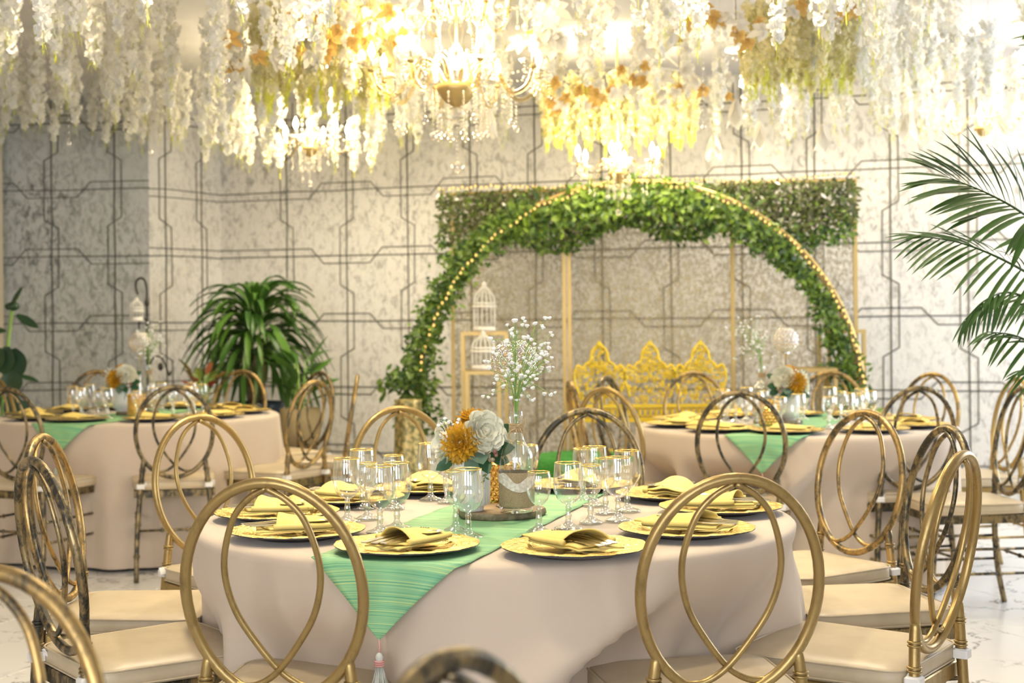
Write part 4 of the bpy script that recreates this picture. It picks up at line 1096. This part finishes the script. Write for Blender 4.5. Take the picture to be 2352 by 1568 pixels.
# crystal bead strings
BSL = ['crystal bead string above the big dracaena', 'low crystal bead string before the left wall corner', 'crystal bead string nearest the upper left corner', 'crystal bead string left of the right blossom curtain', 'second crystal bead string left of the right blossom curtain', 'crystal bead string right of the glowing hoop', 'crystal bead string below the right blossom curtain', 'crystal bead string at the top above the palm', 'crystal bead string at the top right of the right blossom curtain', 'short crystal bead string before the right blossom curtain', 'crystal bead string just above the right small chandelier', 'crystal bead string under the left small chandelier']
for i, (a_, b_, d) in enumerate([(520, 185, 5.2), (345, 350, 7), (158, 330, 7), (1688, 135, 6), (1710, 225, 6.5), (1617, 290, 7.4), (1922, 240, 7), (2220, 60, 6), (2015, 30, 5.5), (1925, 70, 5.5), (2176, 155, 6.6), (695, 415, 8.4)]):
    p = at(a_, b_, d); t = thing('crystal_bead_string', BSL[i], 'bead string', p, 0, 'bead strings among the blossoms')
    mb = MB(); sphere(mb, (0, 0, 0), .012, 8, 5, 1.4); mb.obj('crystal_drop', M_CRYST, t)
    mb = MB()
    for k in range(int((CEIL-p.z)/.03)): sphere(mb, (0, 0, .024+k*.03), .0055, 6, 4)
    tube(mb, [(0, 0, 0), (0, 0, CEIL-p.z)], .0006, 4); o = mb.obj('beads', M_CRYST, t); o['kind'] = 'stuff'

# ------------------------------------------------------------------ arch, backdrop, bench, stands at the back wall
def bd(x): return 9.42-.30*x       # plane of the backdrop frame
def onbd(px, py, off=0):
    u, v = derot(px, py); k = u/F; d = (9.42+off)/(1+.30*k); return Vector((k*d, d, CAMZ-v*d/F))
t = thing('backdrop_frame', 'tall gold metal frame hung with netting and greenery against the back wall', 'backdrop')
ztop = 2.07
pxs = [1040, 1296, 1308, 1683, 1965]
for px in pxs:
    p = onbd(px, 700); mb = MB(); box(mb, p.x-.012, p.x+.012, p.y-.012, p.y+.012, 0, ztop); mb.obj('post', M_GOLDM, t)
a, b = onbd(1012, 700), onbd(1965, 700)
for z in (ztop-.01, .03):
    mb = MB(); tube(mb, [(a.x, a.y, z), (b.x, b.y, z)], .012, 6); mb.obj('rail', M_GOLDM, t)
for i, (q0, q1) in enumerate(((1040, 1296), (1308, 1683), (1683, 1965))):
    A, B = onbd(q0, 700, .03), onbd(q1, 700, .03); mb = MB(); vs = []; n = 24
    for k in range(n+1):
        p = A.lerp(B, k/n); w = .012*sin(k*1.7)
        for z in (.05, .8, 1.5, ztop-.02): vs.append((p.x, p.y+w, z))
    fs = [(k*4+j, (k+1)*4+j, (k+1)*4+j+1, k*4+j+1) for k in range(n) for j in range(3)]
    mb.add(vs, fs); mb.obj('net_panel', M_NET, t)
# leafy hedge valance along the top
def foliage(mb, pts, rad, n, L, seed, flat=1.0):
    rn = random.Random(seed); cum = [0]
    for i in range(len(pts)-1): cum.append(cum[-1]+(Vector(pts[i+1])-Vector(pts[i])).length)
    for k in range(n):
        s = rn.random()*cum[-1]; i = max(j for j in range(len(cum)) if cum[j] <= s); i = min(i, len(pts)-2)
        f = (s-cum[i])/max(1e-6, cum[i+1]-cum[i]); c = Vector(pts[i]).lerp(Vector(pts[i+1]), f); r = rad(s/cum[-1]) if callable(rad) else rad
        o = Vector((rn.gauss(0, .5), rn.gauss(0, .5)*flat, rn.gauss(0, .5)))*r
        leafq(mb, c+o, (rn.uniform(-1, 1), rn.uniform(-1, .4), rn.uniform(-1, .6)), (rn.uniform(-.5, .5), -1, rn.uniform(-.2, .8)), L*rn.uniform(.7, 1.3), L*.5, .2, 2)
g = thing('hedge_valance', 'green leafy hedge strip hanging along the top of the gold frame', 'greenery')
mb = MB(); rn = random.Random(3)
for k in range(6800):
    f = rn.random(); px = 1008+f*(1970-1008); q = rn.random()
    dip = .36+.05*sin(f*9)+.06*sin(f*23+1)+(.05 if f < .06 or f > .93 else 0)
    z = ztop-.0-q*dip*(1-.12*rn.random()); p = onbd(px, 700, -.04+rn.uniform(-.09, .05))
    leafq(mb, (p.x, p.y, z), (rn.uniform(-1, 1), rn.uniform(-1, .2), rn.uniform(-1.2, .4)), (rn.uniform(-.5, .5), -1, rn.uniform(0, .8)), .040*rn.uniform(.7, 1.25), .020, .2, 2)
    if q < .72 and k % 6: mb.m[-4:] = [1]*4
    if k % 31 == 0 and q < .3: mb.m[-4:] = [2]*4
o = mb.obj('leaves', [M_FOLI, M_FOLD, M_GYP], g); o['kind'] = 'stuff'
def lightstring(name, label, P, n, grp):
    t = thing(name, label, 'string lights', (0, 0, 0), 0, grp)
    mb = MB(); tube(mb, P, .0025, 4); mb.obj('wire', M_TRUNK, t)
    cum = [0]; 
    for i in range(len(P)-1): cum.append(cum[-1]+(Vector(P[i+1])-Vector(P[i])).length)
    sb = MB(); sphere(sb, (0, 0, 0), .0068, 8, 5, 1.3); sm = sb.mesh('bulb', M_FAIRY)
    for k in range(n):
        s = cum[-1]*(k+.5)/n; i = max(j for j in range(len(P)-1) if cum[j] <= s); c = Vector(P[i]).lerp(Vector(P[i+1]), (s-cum[i])/(cum[i+1]-cum[i]))
        link('bulb', sm, t, c+Vector((rn.uniform(-.008, .008), -.012, rn.uniform(-.008, .008))))
P = []
for k in range(41):
    f = k/40; p = onbd(1008+f*957, 700, -.05); P.append(Vector((p.x, p.y-.01, ztop+.015+.012*sin(f*14))))
lightstring('string_lights', 'warm string lights along the top edge of the leafy hedge', P, 85, 'string lights')
# circular arch
AD = 9.0
def archp(px, py): return at(px, py, AD)
ac = at(1457, 922, AD); AR = 502*AD/F
def ap(ang, r=AR): return Vector((ac.x+r*cos(ang), AD-.15-.12*r*cos(ang), ac.z+r*sin(ang)))
zend = -math.asin(ac.z/AR)+.002
t = thing('circle_arch', 'large round gold metal arch rising behind the tables', 'arch')
n = 60
for off in (0, .05):
    mb = MB(); tube(mb, [ap(zend+(PI-2*zend)*k/n)+Vector((0, off*2, 0)) for k in range(n+1)], .013, 8); mb.obj('arch_tube', M_GOLDM, t)
g = thing('arch_garland', 'leafy green garland wound along the round gold arch', 'garland')
def frnd(s):
    # leaf mass by position along the arch (0 = left foot, 1 = right foot)
    return .12 if s < .36 else (.14 if s < .62 else (.055 if s < .70 else .11))
mb = MB()
foliage(mb, [ap(PI+.10-(.05+.36*PI)*k/30, AR+.0)+Vector((.0, -.03, 0)) for k in range(31)], lambda s: .115 if s < .3 else .085, 2300, .045, 5, .5)
foliage(mb, [ap(PI*.66-.34*PI*k/30, AR-.10)+Vector((0, -.03, 0)) for k in range(31)], .11, 1300, .052, 6, .5)
foliage(mb, [ap(PI*.33-.10*PI*k/30, AR-.10)+Vector((0, -.03, 0)) for k in range(31)], .09, 480, .046, 16, .5)
foliage(mb, [ap(PI*.24-.28*PI*k/30, AR-.10)+Vector((0, -.03, 0)) for k in range(31)], lambda s: .05+.055*s, 1250, .044, 7, .5)
foliage(mb, [at(870, 890, AD-.05), at(960, 840, AD-.05)], .06, 60, .06, 8)
foliage(mb, [at(2000, 940, AD-.25), at(1990, 910, AD-.2)], .05, 14, .07, 9)
o = mb.obj('leaves', M_FOLI, g); o['kind'] = 'stuff'
mb = MB(); tube(mb, [ap(PI+.05-(PI+.1)*k/60, AR-.02)+Vector((.008*sin(k*2), -.03, .008*cos(k*2))) for k in range(61)], .004, 5); mb.obj('vine_stem', M_TRUNK, g)
lightstring('arch_lights', 'warm string lights wound round the gold arch', [ap(PI-.12-(PI-.2)*k/60, AR-.02)+Vector((0, -.055, .012*sin(k*1.3))) for k in range(61)], 110, 'string lights')
# glittery column at the left foot of the arch
p = at(938, 1000, 8.75)
t = thing('sequin_column', 'mottled gold sequinned column at the left foot of the arch', 'column', (p.x, p.y, 0))
mb = MB(); lathe(mb, [(.14, 0), (.14, .02), (.105, .20), (.085, .5), (.08, .74), (.085, .76)], 24, cap0=True, cap1=True, rfun=lambda a, k: 1+.05*sin(a*9)); mb.obj('column_body', noisy('sequins', (.62, .48, .20), (.20, .19, .08), 34, .35, .4, .42, .58), t)
# baroque gold bench
BD_ = 8.75
b0 = at(1320, 950, BD_); b1 = at(1668, 950, BD_)
t = thing('baroque_bench', 'ornate yellow gold openwork bench with three crests before the netting', 'bench', ((b0.x+b1.x)/2, BD_, 0))
hw = (b1.x-b0.x)/2
for k in range(3):
    cx_ = -hw+hw/3+k*2*hw/3; mb = MB(); w = hw/3
    def T2(pts, r=.011): tube(mb, spline([(cx_+x*w, .0, z) for x, z in pts], 6), r, 6)
    hp = [(0, 1.095), (.10, 1.075), (.30, 1.035), (.36, .985), (.55, .962), (.66, .938), (.84, .955), (.97, .925), (1.0, .87), (.86, .80), (.80, .765)]
    for sg in (-1, 1): T2([(sg*x, z) for x, z in hp], .0075)
    def hz(x):
        x = abs(x)
        for (a_, b_), (c_, d_) in zip(hp[:9], hp[1:9]):
            if a_ <= x <= c_: return b_+(d_-b_)*(x-a_)/(c_-a_)
        return .85
    rn = random.Random(k+40); zq = .735
    while zq < 1.09:
        xq = -.97
        while xq < .98:
            z = zq+rn.uniform(-.006, .006); x = xq+rn.uniform(-.03, .03)
            hole = any(hypot((abs(x)-hx)*w, z-hz_) < hr for hx, hz_, hr in ((.17, 1.01, .017), (.40, .89, .016), (.62, .86, .013), (.82, .85, .014), (.12, .90, .014), (.28, .83, .012)))
            if z < hz(x)-.008 and not hole and rn.random() < (1 if z > .87 else .55) and (abs(x) < .84 or z > .80):
                if rn.random() < .5: torus(mb, rn.uniform(.007, .011), .0042, (0, 0, 0), 8, 4, M=Matrix.Translation((cx_+x*w, rn.uniform(-.006, .006), z)) @ Matrix.Rotation(PI/2, 4, 'X'))
                else:
                    b_ = rn.uniform(0, 2*PI); leafq(mb, (cx_+x*w, -.004, z), (cos(b_), -.1, sin(b_)), (0, -1, 0), .026, .013, .3, 2)
            xq += .115
        zq += .0165
    leafq(mb, (cx_, -.01, 1.07), (0, -.1, 1), (0, -1, 0), .04, .02, .1, 2)
    mb.obj('crest', M_GOLDB, t)
mb = MB(); box(mb, -hw, hw, -.02, .02, .615, .64); box(mb, -hw, hw, -.02, .02, .70, .72)
for j in range(28):
    x = -hw+hw*2*(j+.5)/28; torus(mb, .022, .007, (0, 0, 0), 10, 5, M=Matrix.Translation((x, 0, .67)) @ Matrix.Rotation(PI/2, 4, 'X'))
mb.obj('pierced_rail', M_GOLDB, t)
mb = MB(); box(mb, -hw, hw, -.46, -.02, .42, .455)
for j in range(24): x = -hw+hw*2*(j+.5)/24; sphere(mb, (x, -.46, .405), .022, 6, 4)
mb.obj('seat_slab', M_GOLDB, t)
for sx in (-1, 1):
    for y in (-.42, -.02):
        mb = MB(); tube(mb, spline([(sx*(hw-.03), y, 0), (sx*(hw+.01), y, .12), (sx*(hw-.04), y, .28), (sx*(hw-.01), y, .43)], 5), [.018]*16, 8); mb.obj('leg', M_GOLDB, t)
    mb = MB(); tube(mb, spline([(sx*hw, 0, .74), (sx*(hw+.03), -.2, .70), (sx*(hw+.02), -.40, .68), (sx*hw, -.42, .44)], 5), .014, 8); mb.obj('armrest', M_GOLDB, t)
# stands and bird cages
def cage(p, h, r, label, square=False):
    t = thing('bird_cage', label, 'bird cage', tuple(p), 0, 'white wire bird cages'); hb = h*.55
    mb = MB(); lathe(mb, [(r*1.05, 0), (r*1.08, .012), (r*1.0, .03)], 20, cap0=True, cap1=True); mb.obj('base', M_CAGE, t)
    mb = MB(); torus(mb, r, .005, (0, 0, hb), 20, 5); torus(mb, r*1.06, .007, (0, 0, hb-.02), 20, 5)
    for k in range(14):
        a = 2*PI*k/14; tube(mb, spline([(r*cos(a), r*sin(a), .02), (r*cos(a), r*sin(a), hb), (r*.85*cos(a), r*.85*sin(a), hb+h*.16), (r*.35*cos(a), r*.35*sin(a), hb+h*.30), (.004*cos(a), .004*sin(a), hb+h*.36)], 3), .0028, 4)
    o = mb.obj('wires', M_CAGE, t); o['kind'] = 'stuff'
    mb = MB(); lathe(mb, [(.012, h*.90), (.018, h*.94), (.006, h*.97), (.001, h)], 8); mb.obj('finial', M_CAGE, t)
def stand(px0, px1, pyt, d, label, shelf=None, h=None):
    a, b = at(px0, pyt, d), at(px1, pyt, d); w = b.x-a.x; z = a.z; t = thing('plinth_frame', label, 'stand', ((a.x+b.x)/2, d+.15, 0), 0, 'gold frame stands')
    for sx in (-1, 1):
        for sy in (-1, 1):
            mb = MB(); box(mb, sx*w/2-.011, sx*w/2+.011, sy*.14-.011, sy*.14+.011, 0, z); mb.obj('post', M_GOLDM, t)
    for zz in [z-.011, .03]+([shelf] if shelf else []):
        mb = MB()
        for sy in (-1, 1): box(mb, -w/2, w/2, sy*.14-.012, sy*.14+.012, zz-.011, zz+.011)
        for sx in (-1, 1): box(mb, sx*w/2-.012, sx*w/2+.012, -.14, .14, zz-.011, zz+.011)
        if zz != .03: box(mb, -w/2, w/2, -.13, .13, zz-.003, zz+.004)
        mb.obj('rail', M_GOLDM, t)
    return Vector(((a.x+b.x)/2, d+.15, z))
s1 = stand(1062, 1162, 762, 9.05, 'tall gold frame stand left of the gold bench')
s2 = stand(1072, 1146, 852, 8.7, 'short gold frame stand before the tall left one')
s3 = stand(1905, 1985, 757, 8.75, 'tall gold frame stand at the right foot of the arch')
s4 = stand(1838, 1920, 846, 8.5, 'short gold frame stand at the right, before the arch')
cage(s1+Vector((.0, 0, .001)), .32, .068, 'white bird cage on the tall left gold stand'); cage(s2+Vector((0, 0, .001)), .24, .07, 'white bird cage on the short left gold stand')
cage(s3+Vector((-.01, 0, .001)), .30, .078, 'white bird cage on the tall right gold stand')
# grass covered plinth
p = at(1335, 1046, 8.0); t = thing('grass_plinth', 'round plinth covered in bright green artificial grass', 'plinth', (p.x, 8.05, 0))
mb = MB(); H_ = p.z; lathe(mb, [(.30, 0), (.31, .02), (.31, H_-.05), (.295, H_-.015), (.25, H_), (.001, H_+.004)], 36); mb.obj('grass_cover', M_GRASS, t)
mb = MB(); rn = random.Random(2)
for k in range(2500):
    a = rn.uniform(0, 2*PI)
    if k % 2: r = .30*sqrt(rn.random()); c = Vector((r*cos(a), r*sin(a), H_-(.0 if r < .25 else .02)))
    else: r = .308; c = Vector((r*cos(a), r*sin(a), rn.uniform(.02, H_-.02)))
    leafq(mb, c, (rn.uniform(-.5, .5)+cos(a)*.5*(k % 2 == 0), rn.uniform(-.5, .5)+sin(a)*.5*(k % 2 == 0), 1), (cos(a), sin(a), 0), .02, .004, .2, 1)
o = mb.obj('grass_blades', M_GRASS, t); o['kind'] = 'stuff'
# shepherd's hook with a cage lantern
p = at(338, 760, 9.55); t = thing('shepherds_hook', 'dark iron hook stand with curled tips before the left wall', 'hook stand', (p.x, p.y, 0))
zz = lambda y: at(338, y, 9.55).z
xx = lambda x: at(x, 760, 9.55).x-p.x
mb = MB(); tube(mb, [(0, 0, 0), (0, 0, zz(700))]+spline([(0, 0, zz(690)), (0, 0, zz(665)), (xx(334), 0, zz(645)), (xx(324), 0, zz(638)), (xx(314), 0, zz(646)), (xx(313), 0, zz(662)), (xx(318), 0, zz(676))], 5), .008, 6); mb.obj('main_hook', M_IRON, t)
mb = MB(); tube(mb, spline([(0, 0, zz(850)), (xx(352), 0, zz(822)), (xx(368), 0, zz(820)), (xx(380), 0, zz(840)), (xx(388), 0, zz(862)), (xx(392), 0, zz(852))], 5), .006, 6); sphere(mb, (xx(368), 0, zz(842)), .018, 6, 4, 1.6); mb.obj('side_hook', M_IRON, t)
mb = MB(); tube(mb, spline([(0, 0, zz(740)), (xx(328), 0, zz(728)), (xx(320), 0, zz(740)), (xx(320), 0, zz(756))], 5), .006, 6); sphere(mb, (0, 0, zz(695)), .018, 6, 4, 1.6); mb.obj('side_hook', M_IRON, t)
mb = MB(); lathe(mb, [(.12, 0), (.12, .012), (.02, .03), (.01, .04)], 16, cap0=True); mb.obj('foot', M_IRON, t)
cg = at(314, 738, 9.53); cage(cg, .16, .042, 'small white cage lantern hanging from the iron hook')

# ------------------------------------------------------------------ plants
def strap_plant(px, py_top, py_base, d, n, Lr, label, potm, potr, poth, seed, wide=.055):
    b = at(px, py_base, d); tpz = at(px, py_top, d).z; rn = random.Random(seed)
    t = thing('potted_dracaena', label, 'plant', (b.x, d, 0)); zc = b.z
    mb = MB(); lathe(mb, [(potr*.75, 0), (potr*.95, poth*.5), (potr, poth*.95), (potr*1.05, poth), (potr*.95, poth*1.0), (potr*.92, poth*.9), (.001, poth*.9)], 28, cap0=True); mb.obj('pot', potm, t)
    mb = MB()
    for k in range(4): tube(mb, [(.04*cos(k*1.6), .04*sin(k*1.6), poth*.85), (.05*cos(k*1.6), .05*sin(k*1.6), zc+.1)], .014, 6)
    mb.obj('canes', M_TRUNK, t)
    var = []
    for v in range(6):   # arching strap leaves, few shapes shared by all
        m2 = MB(); L = Lr*(.75+.1*v); up = .9-.22*v; seg = 9; vs = []; pos = Vector((0, 0, 0)); dv = Vector((.45+.1*v, 0, up+.3)).normalized()
        for i in range(seg+1):
            f = i/seg; w = wide*.5*sin(PI*min(1, f*.93+.05))**.75*(0.05 if i == seg else 1)
            s = Vector((0, 1, 0)); vs += [pos-s*w+Vector((0, 0, .004)), pos-Vector((0, 0, .006)), pos+s*w+Vector((0, 0, .004))]
            pos = pos+dv*(L/seg); dv = (dv+Vector((.02, 0, -.26-.02*v))).normalized()
        fs = []
        for i in range(seg): a = i*3; fs += [(a, a+1, a+4, a+3), (a+1, a+2, a+5, a+4)]
        m2.add(vs, fs); var.append(m2.mesh('leaf', M_STRAPLEAF))
    for k in range(n):
        a = rn.uniform(0, 2*PI); q = k/n; z = zc+(tpz-zc)*.72*(1-q*.9)
        link('leaf', var[min(5, int(q*6))], t, (.05*cos(a), .05*sin(a), z), (rn.uniform(-.2, .2), rn.uniform(-.15, .15), a), rn.uniform(.8, 1.1))
    return t
strap_plant(588, 640, 850, 9.72, 190, .55, 'big arching green dracaena in a dark blue pot by the corner', M_POTB, .19, .70, 4, .042)
def broad_plant(px, py, d, n, L, w, label, lm, potm, potr, poth, seed, hh=.25, name='potted_plant', zb=0):
    b = at(px, py, d); rn = random.Random(seed); t = thing(name, label, 'plant', (b.x, d, zb)); 
    mb = MB(); lathe(mb, [(potr*.8, 0), (potr, poth*.5), (potr, poth), (potr*.9, poth), (potr*.88, poth*.9), (.001, poth*.9)], 24, cap0=True); mb.obj('pot', potm, t)
    mb = MB(); m2 = MB(); leafq(m2, (0, 0, 0), (1, 0, .35), (0, 0, 1), L, w, .35, 6); lm_ = m2.mesh('leaf', lm)
    for k in range(n):
        a = k*2.4+rn.uniform(-.3, .3); z = poth+hh*(.15+.85*k/n); rr = .05+.04*rn.random(); p = Vector((rr*cos(a), rr*sin(a), z))
        tube(mb, [(0, 0, poth*.9), p*.6+Vector((0, 0, z*.4)), p], .004, 4, caps=False)
        link('leaf', lm_, t, p, (rn.uniform(-.3, .3), rn.uniform(-.7, .15)-.5*k/n, a), rn.uniform(.75, 1.15))
    mb.obj('stems', M_GSTEM, t)
broad_plant(690, 930, 9.30, 18, .22, .09, 'small broad-leaved plant in a beige pot beside the dracaena', M_STRAPLEAF, M_POTC, .13, .28, 3, .34, zb=.40)
broad_plant(466, 890, 9.2, 22, .13, .055, 'red and green croton plant behind the left rear table', M_CROT, M_POTC, .10, .72, 6, .20)
mb = MB()
t = thing('rattan_stand', 'dark rattan basket stand under the plants under the broad-leaved plant', 'basket', (at(690, 930, 9.30).x, 9.30, 0)); lathe(mb, [(.15, 0), (.16, .15), (.16, .38), (.15, .398)], 20, cap0=True, cap1=True); mb.obj('woven_body', M_RATT, t)
# rubber plant at the left edge
b = at(28, 900, 8.6); t = thing('rubber_plant', 'tall dark rubber plant with oval leaves at the left picture edge', 'plant', (b.x, 8.6, 0)); rn = random.Random(8)
mb = MB(); lathe(mb, [(.12, 0), (.15, .25), (.15, .33), (.13, .33), (.13, .29), (.001, .29)], 24, cap0=True); mb.obj('pot', M_POTB, t)
mb = MB(); tz = at(30, 700, 8.6).z; sx = at(30, 700, 8.6).x-b.x; tube(mb, spline([(0, 0, .29), (-.06, 0, .7), (-.03, 0, 1.05), (sx, 0, tz), (sx+.03, 0, tz+.05)], 6), [.012]*25, 6); mb.obj('stem', M_GSTEM, t)
for (qx, qy, dx, dz, L, w, ny) in [(30, 705, .6, 1, .15, .05, -.3), (30, 705, -1, .2, .05, .05, -1), (22, 760, -1, .1, .13, .05, -.5), (40, 722, 1, -.55, .16, .055, -.6), (12, 800, -.5, -.9, .17, .12, -1), (22, 795, -.1, -1, .17, .12, -1), (30, 800, .3, -1, .18, .12, -1), (30, 850, .1, -1, .15, .14, -1), (0, 830, -.8, -1, .15, .11, -1), (45, 860, 1, -.25, .14, .04, -.3), (30, 900, .2, -1, .2, .12, -1), (0, 900, -.6, -1, .2, .12, -1), (50, 920, .8, -.8, .2, .1, -1), (20, 980, -.2, -1, .2, .12, -1), (60, 990, .6, -1, .2, .12, -1)]:
    p = at(qx, qy, 8.6); mb = MB(); leafq(mb, (p.x-b.x, rn.uniform(-.06, .0), p.z), (dx, -.2, dz), (0, ny, .4), L, w, .08, 7); mb.obj('leaf', M_RUBBER, t)
mb = MB(); sphere(mb, (at(35, 703, 8.6).x-b.x, -.03, at(35, 703, 8.6).z), .036, 10, 6, .8); mb.obj('leaf_bud', M_RUBBER, t)
# palm at the right edge, standing beyond the frame
pb = Vector((1.98, 4.55, 0)); t = thing('potted_palm', 'areca palm with feathery fronds reaching in from the right edge', 'plant', tuple(pb))
mb = MB(); lathe(mb, [(.14, 0), (.18, .3), (.19, .36), (.17, .36), (.165, .32), (.001, .32)], 28, cap0=True); mb.obj('pot', M_POTC, t)
lvs = []
for v in range(3):
    m2 = MB(); leafq(m2, (0, 0, 0), (1, 0, 0), (0, 0, 1), 1.0, .052+.006*v, .16+.10*v, 6); lvs.append(m2.mesh('leaflet', M_PALM))
def frond(P, n, Lmax, seed, droop=.2, a_up=(66, 14), a_lo=(32, 8), wd=.27):
    rn = random.Random(seed); S = spline([Vector(p)-pb for p in P], 10)
    mb = MB(); tube(mb, S, [.006*(1-.8*i/(len(S)-1)) for i in range(len(S))], 6); fr = mb.obj('frond', M_PALM, t)
    m = len(S)-1
    for k in range(n):
        f = .22+.78*k/(n-1); i = min(m-1, int(f*m)); q = f*m-i; c = S[i].lerp(S[min(m, i+1)], q); T_ = (S[min(m, i+1)]-S[i]).normalized()
        side = T_.cross(Vector((0, -1, 0))).normalized()
        for sg in (-1, 1):
            A0, A1 = a_up if sg > 0 else a_lo; g = k/(n-1); an = R_(A0+(A1-A0)*g+rn.uniform(-3, 3))
            L = Lmax*(.42+.58*sin(PI*min(.97, (1-g)*.75+.12)))*rn.uniform(.92, 1.06)
            d = (T_*cos(an)+side*sg*sin(an)+Vector((0, rn.uniform(-.2, .1), -droop))).normalized()
            zv = Vector((rn.uniform(-.1, .1), -1, .45)); zv = (zv-d*zv.dot(d)).normalized(); yv = zv.cross(d)
            # the blade sags towards the ground
            if sg < 0 or True:
                zz = (Vector((0, -.7, 1)) - d*Vector((0, -.7, 1)).dot(d)).normalized(); zv = zz; yv = zv.cross(d)
            M = Matrix((d, yv, zv)).transposed().to_4x4()
            link('leaflet', lvs[(k+(sg > 0)) % 3], fr, c, M.to_euler(), (L, wd*min(1, L/.19), L))
D_P = 4.2
A = lambda x, y, d: tuple(at(x, y, d))
crown = Vector((1.98, 4.55, 1.05))
frond([crown, A(2430, 560, 4.4), A(2352, 492, 4.2), A(2270, 445, 4.1), A(2180, 408, 4.05)], 22, .25, 1, .02, wd=.36)
frond([crown, A(2450, 700, 4.45), A(2380, 640, 4.3), A(2290, 590, 4.15), A(2200, 556, 4.1), A(2110, 542, 4.05)], 22, .17, 2, .12, (38, 10), (62, 15))
frond([crown, A(2470, 760, 4.5), A(2400, 705, 4.45), A(2320, 672, 4.4), A(2262, 690, 4.3), A(2215, 735, 4.3)], 18, .13, 3, .75, (30, 10), (50, 20))
frond([crown, A(2480, 830, 4.5), A(2400, 800, 4.4), A(2330, 770, 4.3), A(2270, 762, 4.2)], 11, .15, 4, .35, (30, 10), (45, 15))
frond([crown, A(2540, 640, 4.8), A(2480, 400, 4.8), A(2430, 200, 4.7), A(2390, 90, 4.6), A(2370, 50, 4.5)], 16, .16, 5, .2)
frond([crown, A(2500, 900, 4.4), A(2420, 860, 4.3), A(2345, 850, 4.2)], 9, .14, 7, .4)
mb = MB()
for k in range(5): tube(mb, [(.03*cos(k*1.3), .03*sin(k*1.3), .3), (.02*cos(k*1.3), .02*sin(k*1.3), 1.08)], .014, 8)
mb.obj('stalks', M_GSTEM, t)
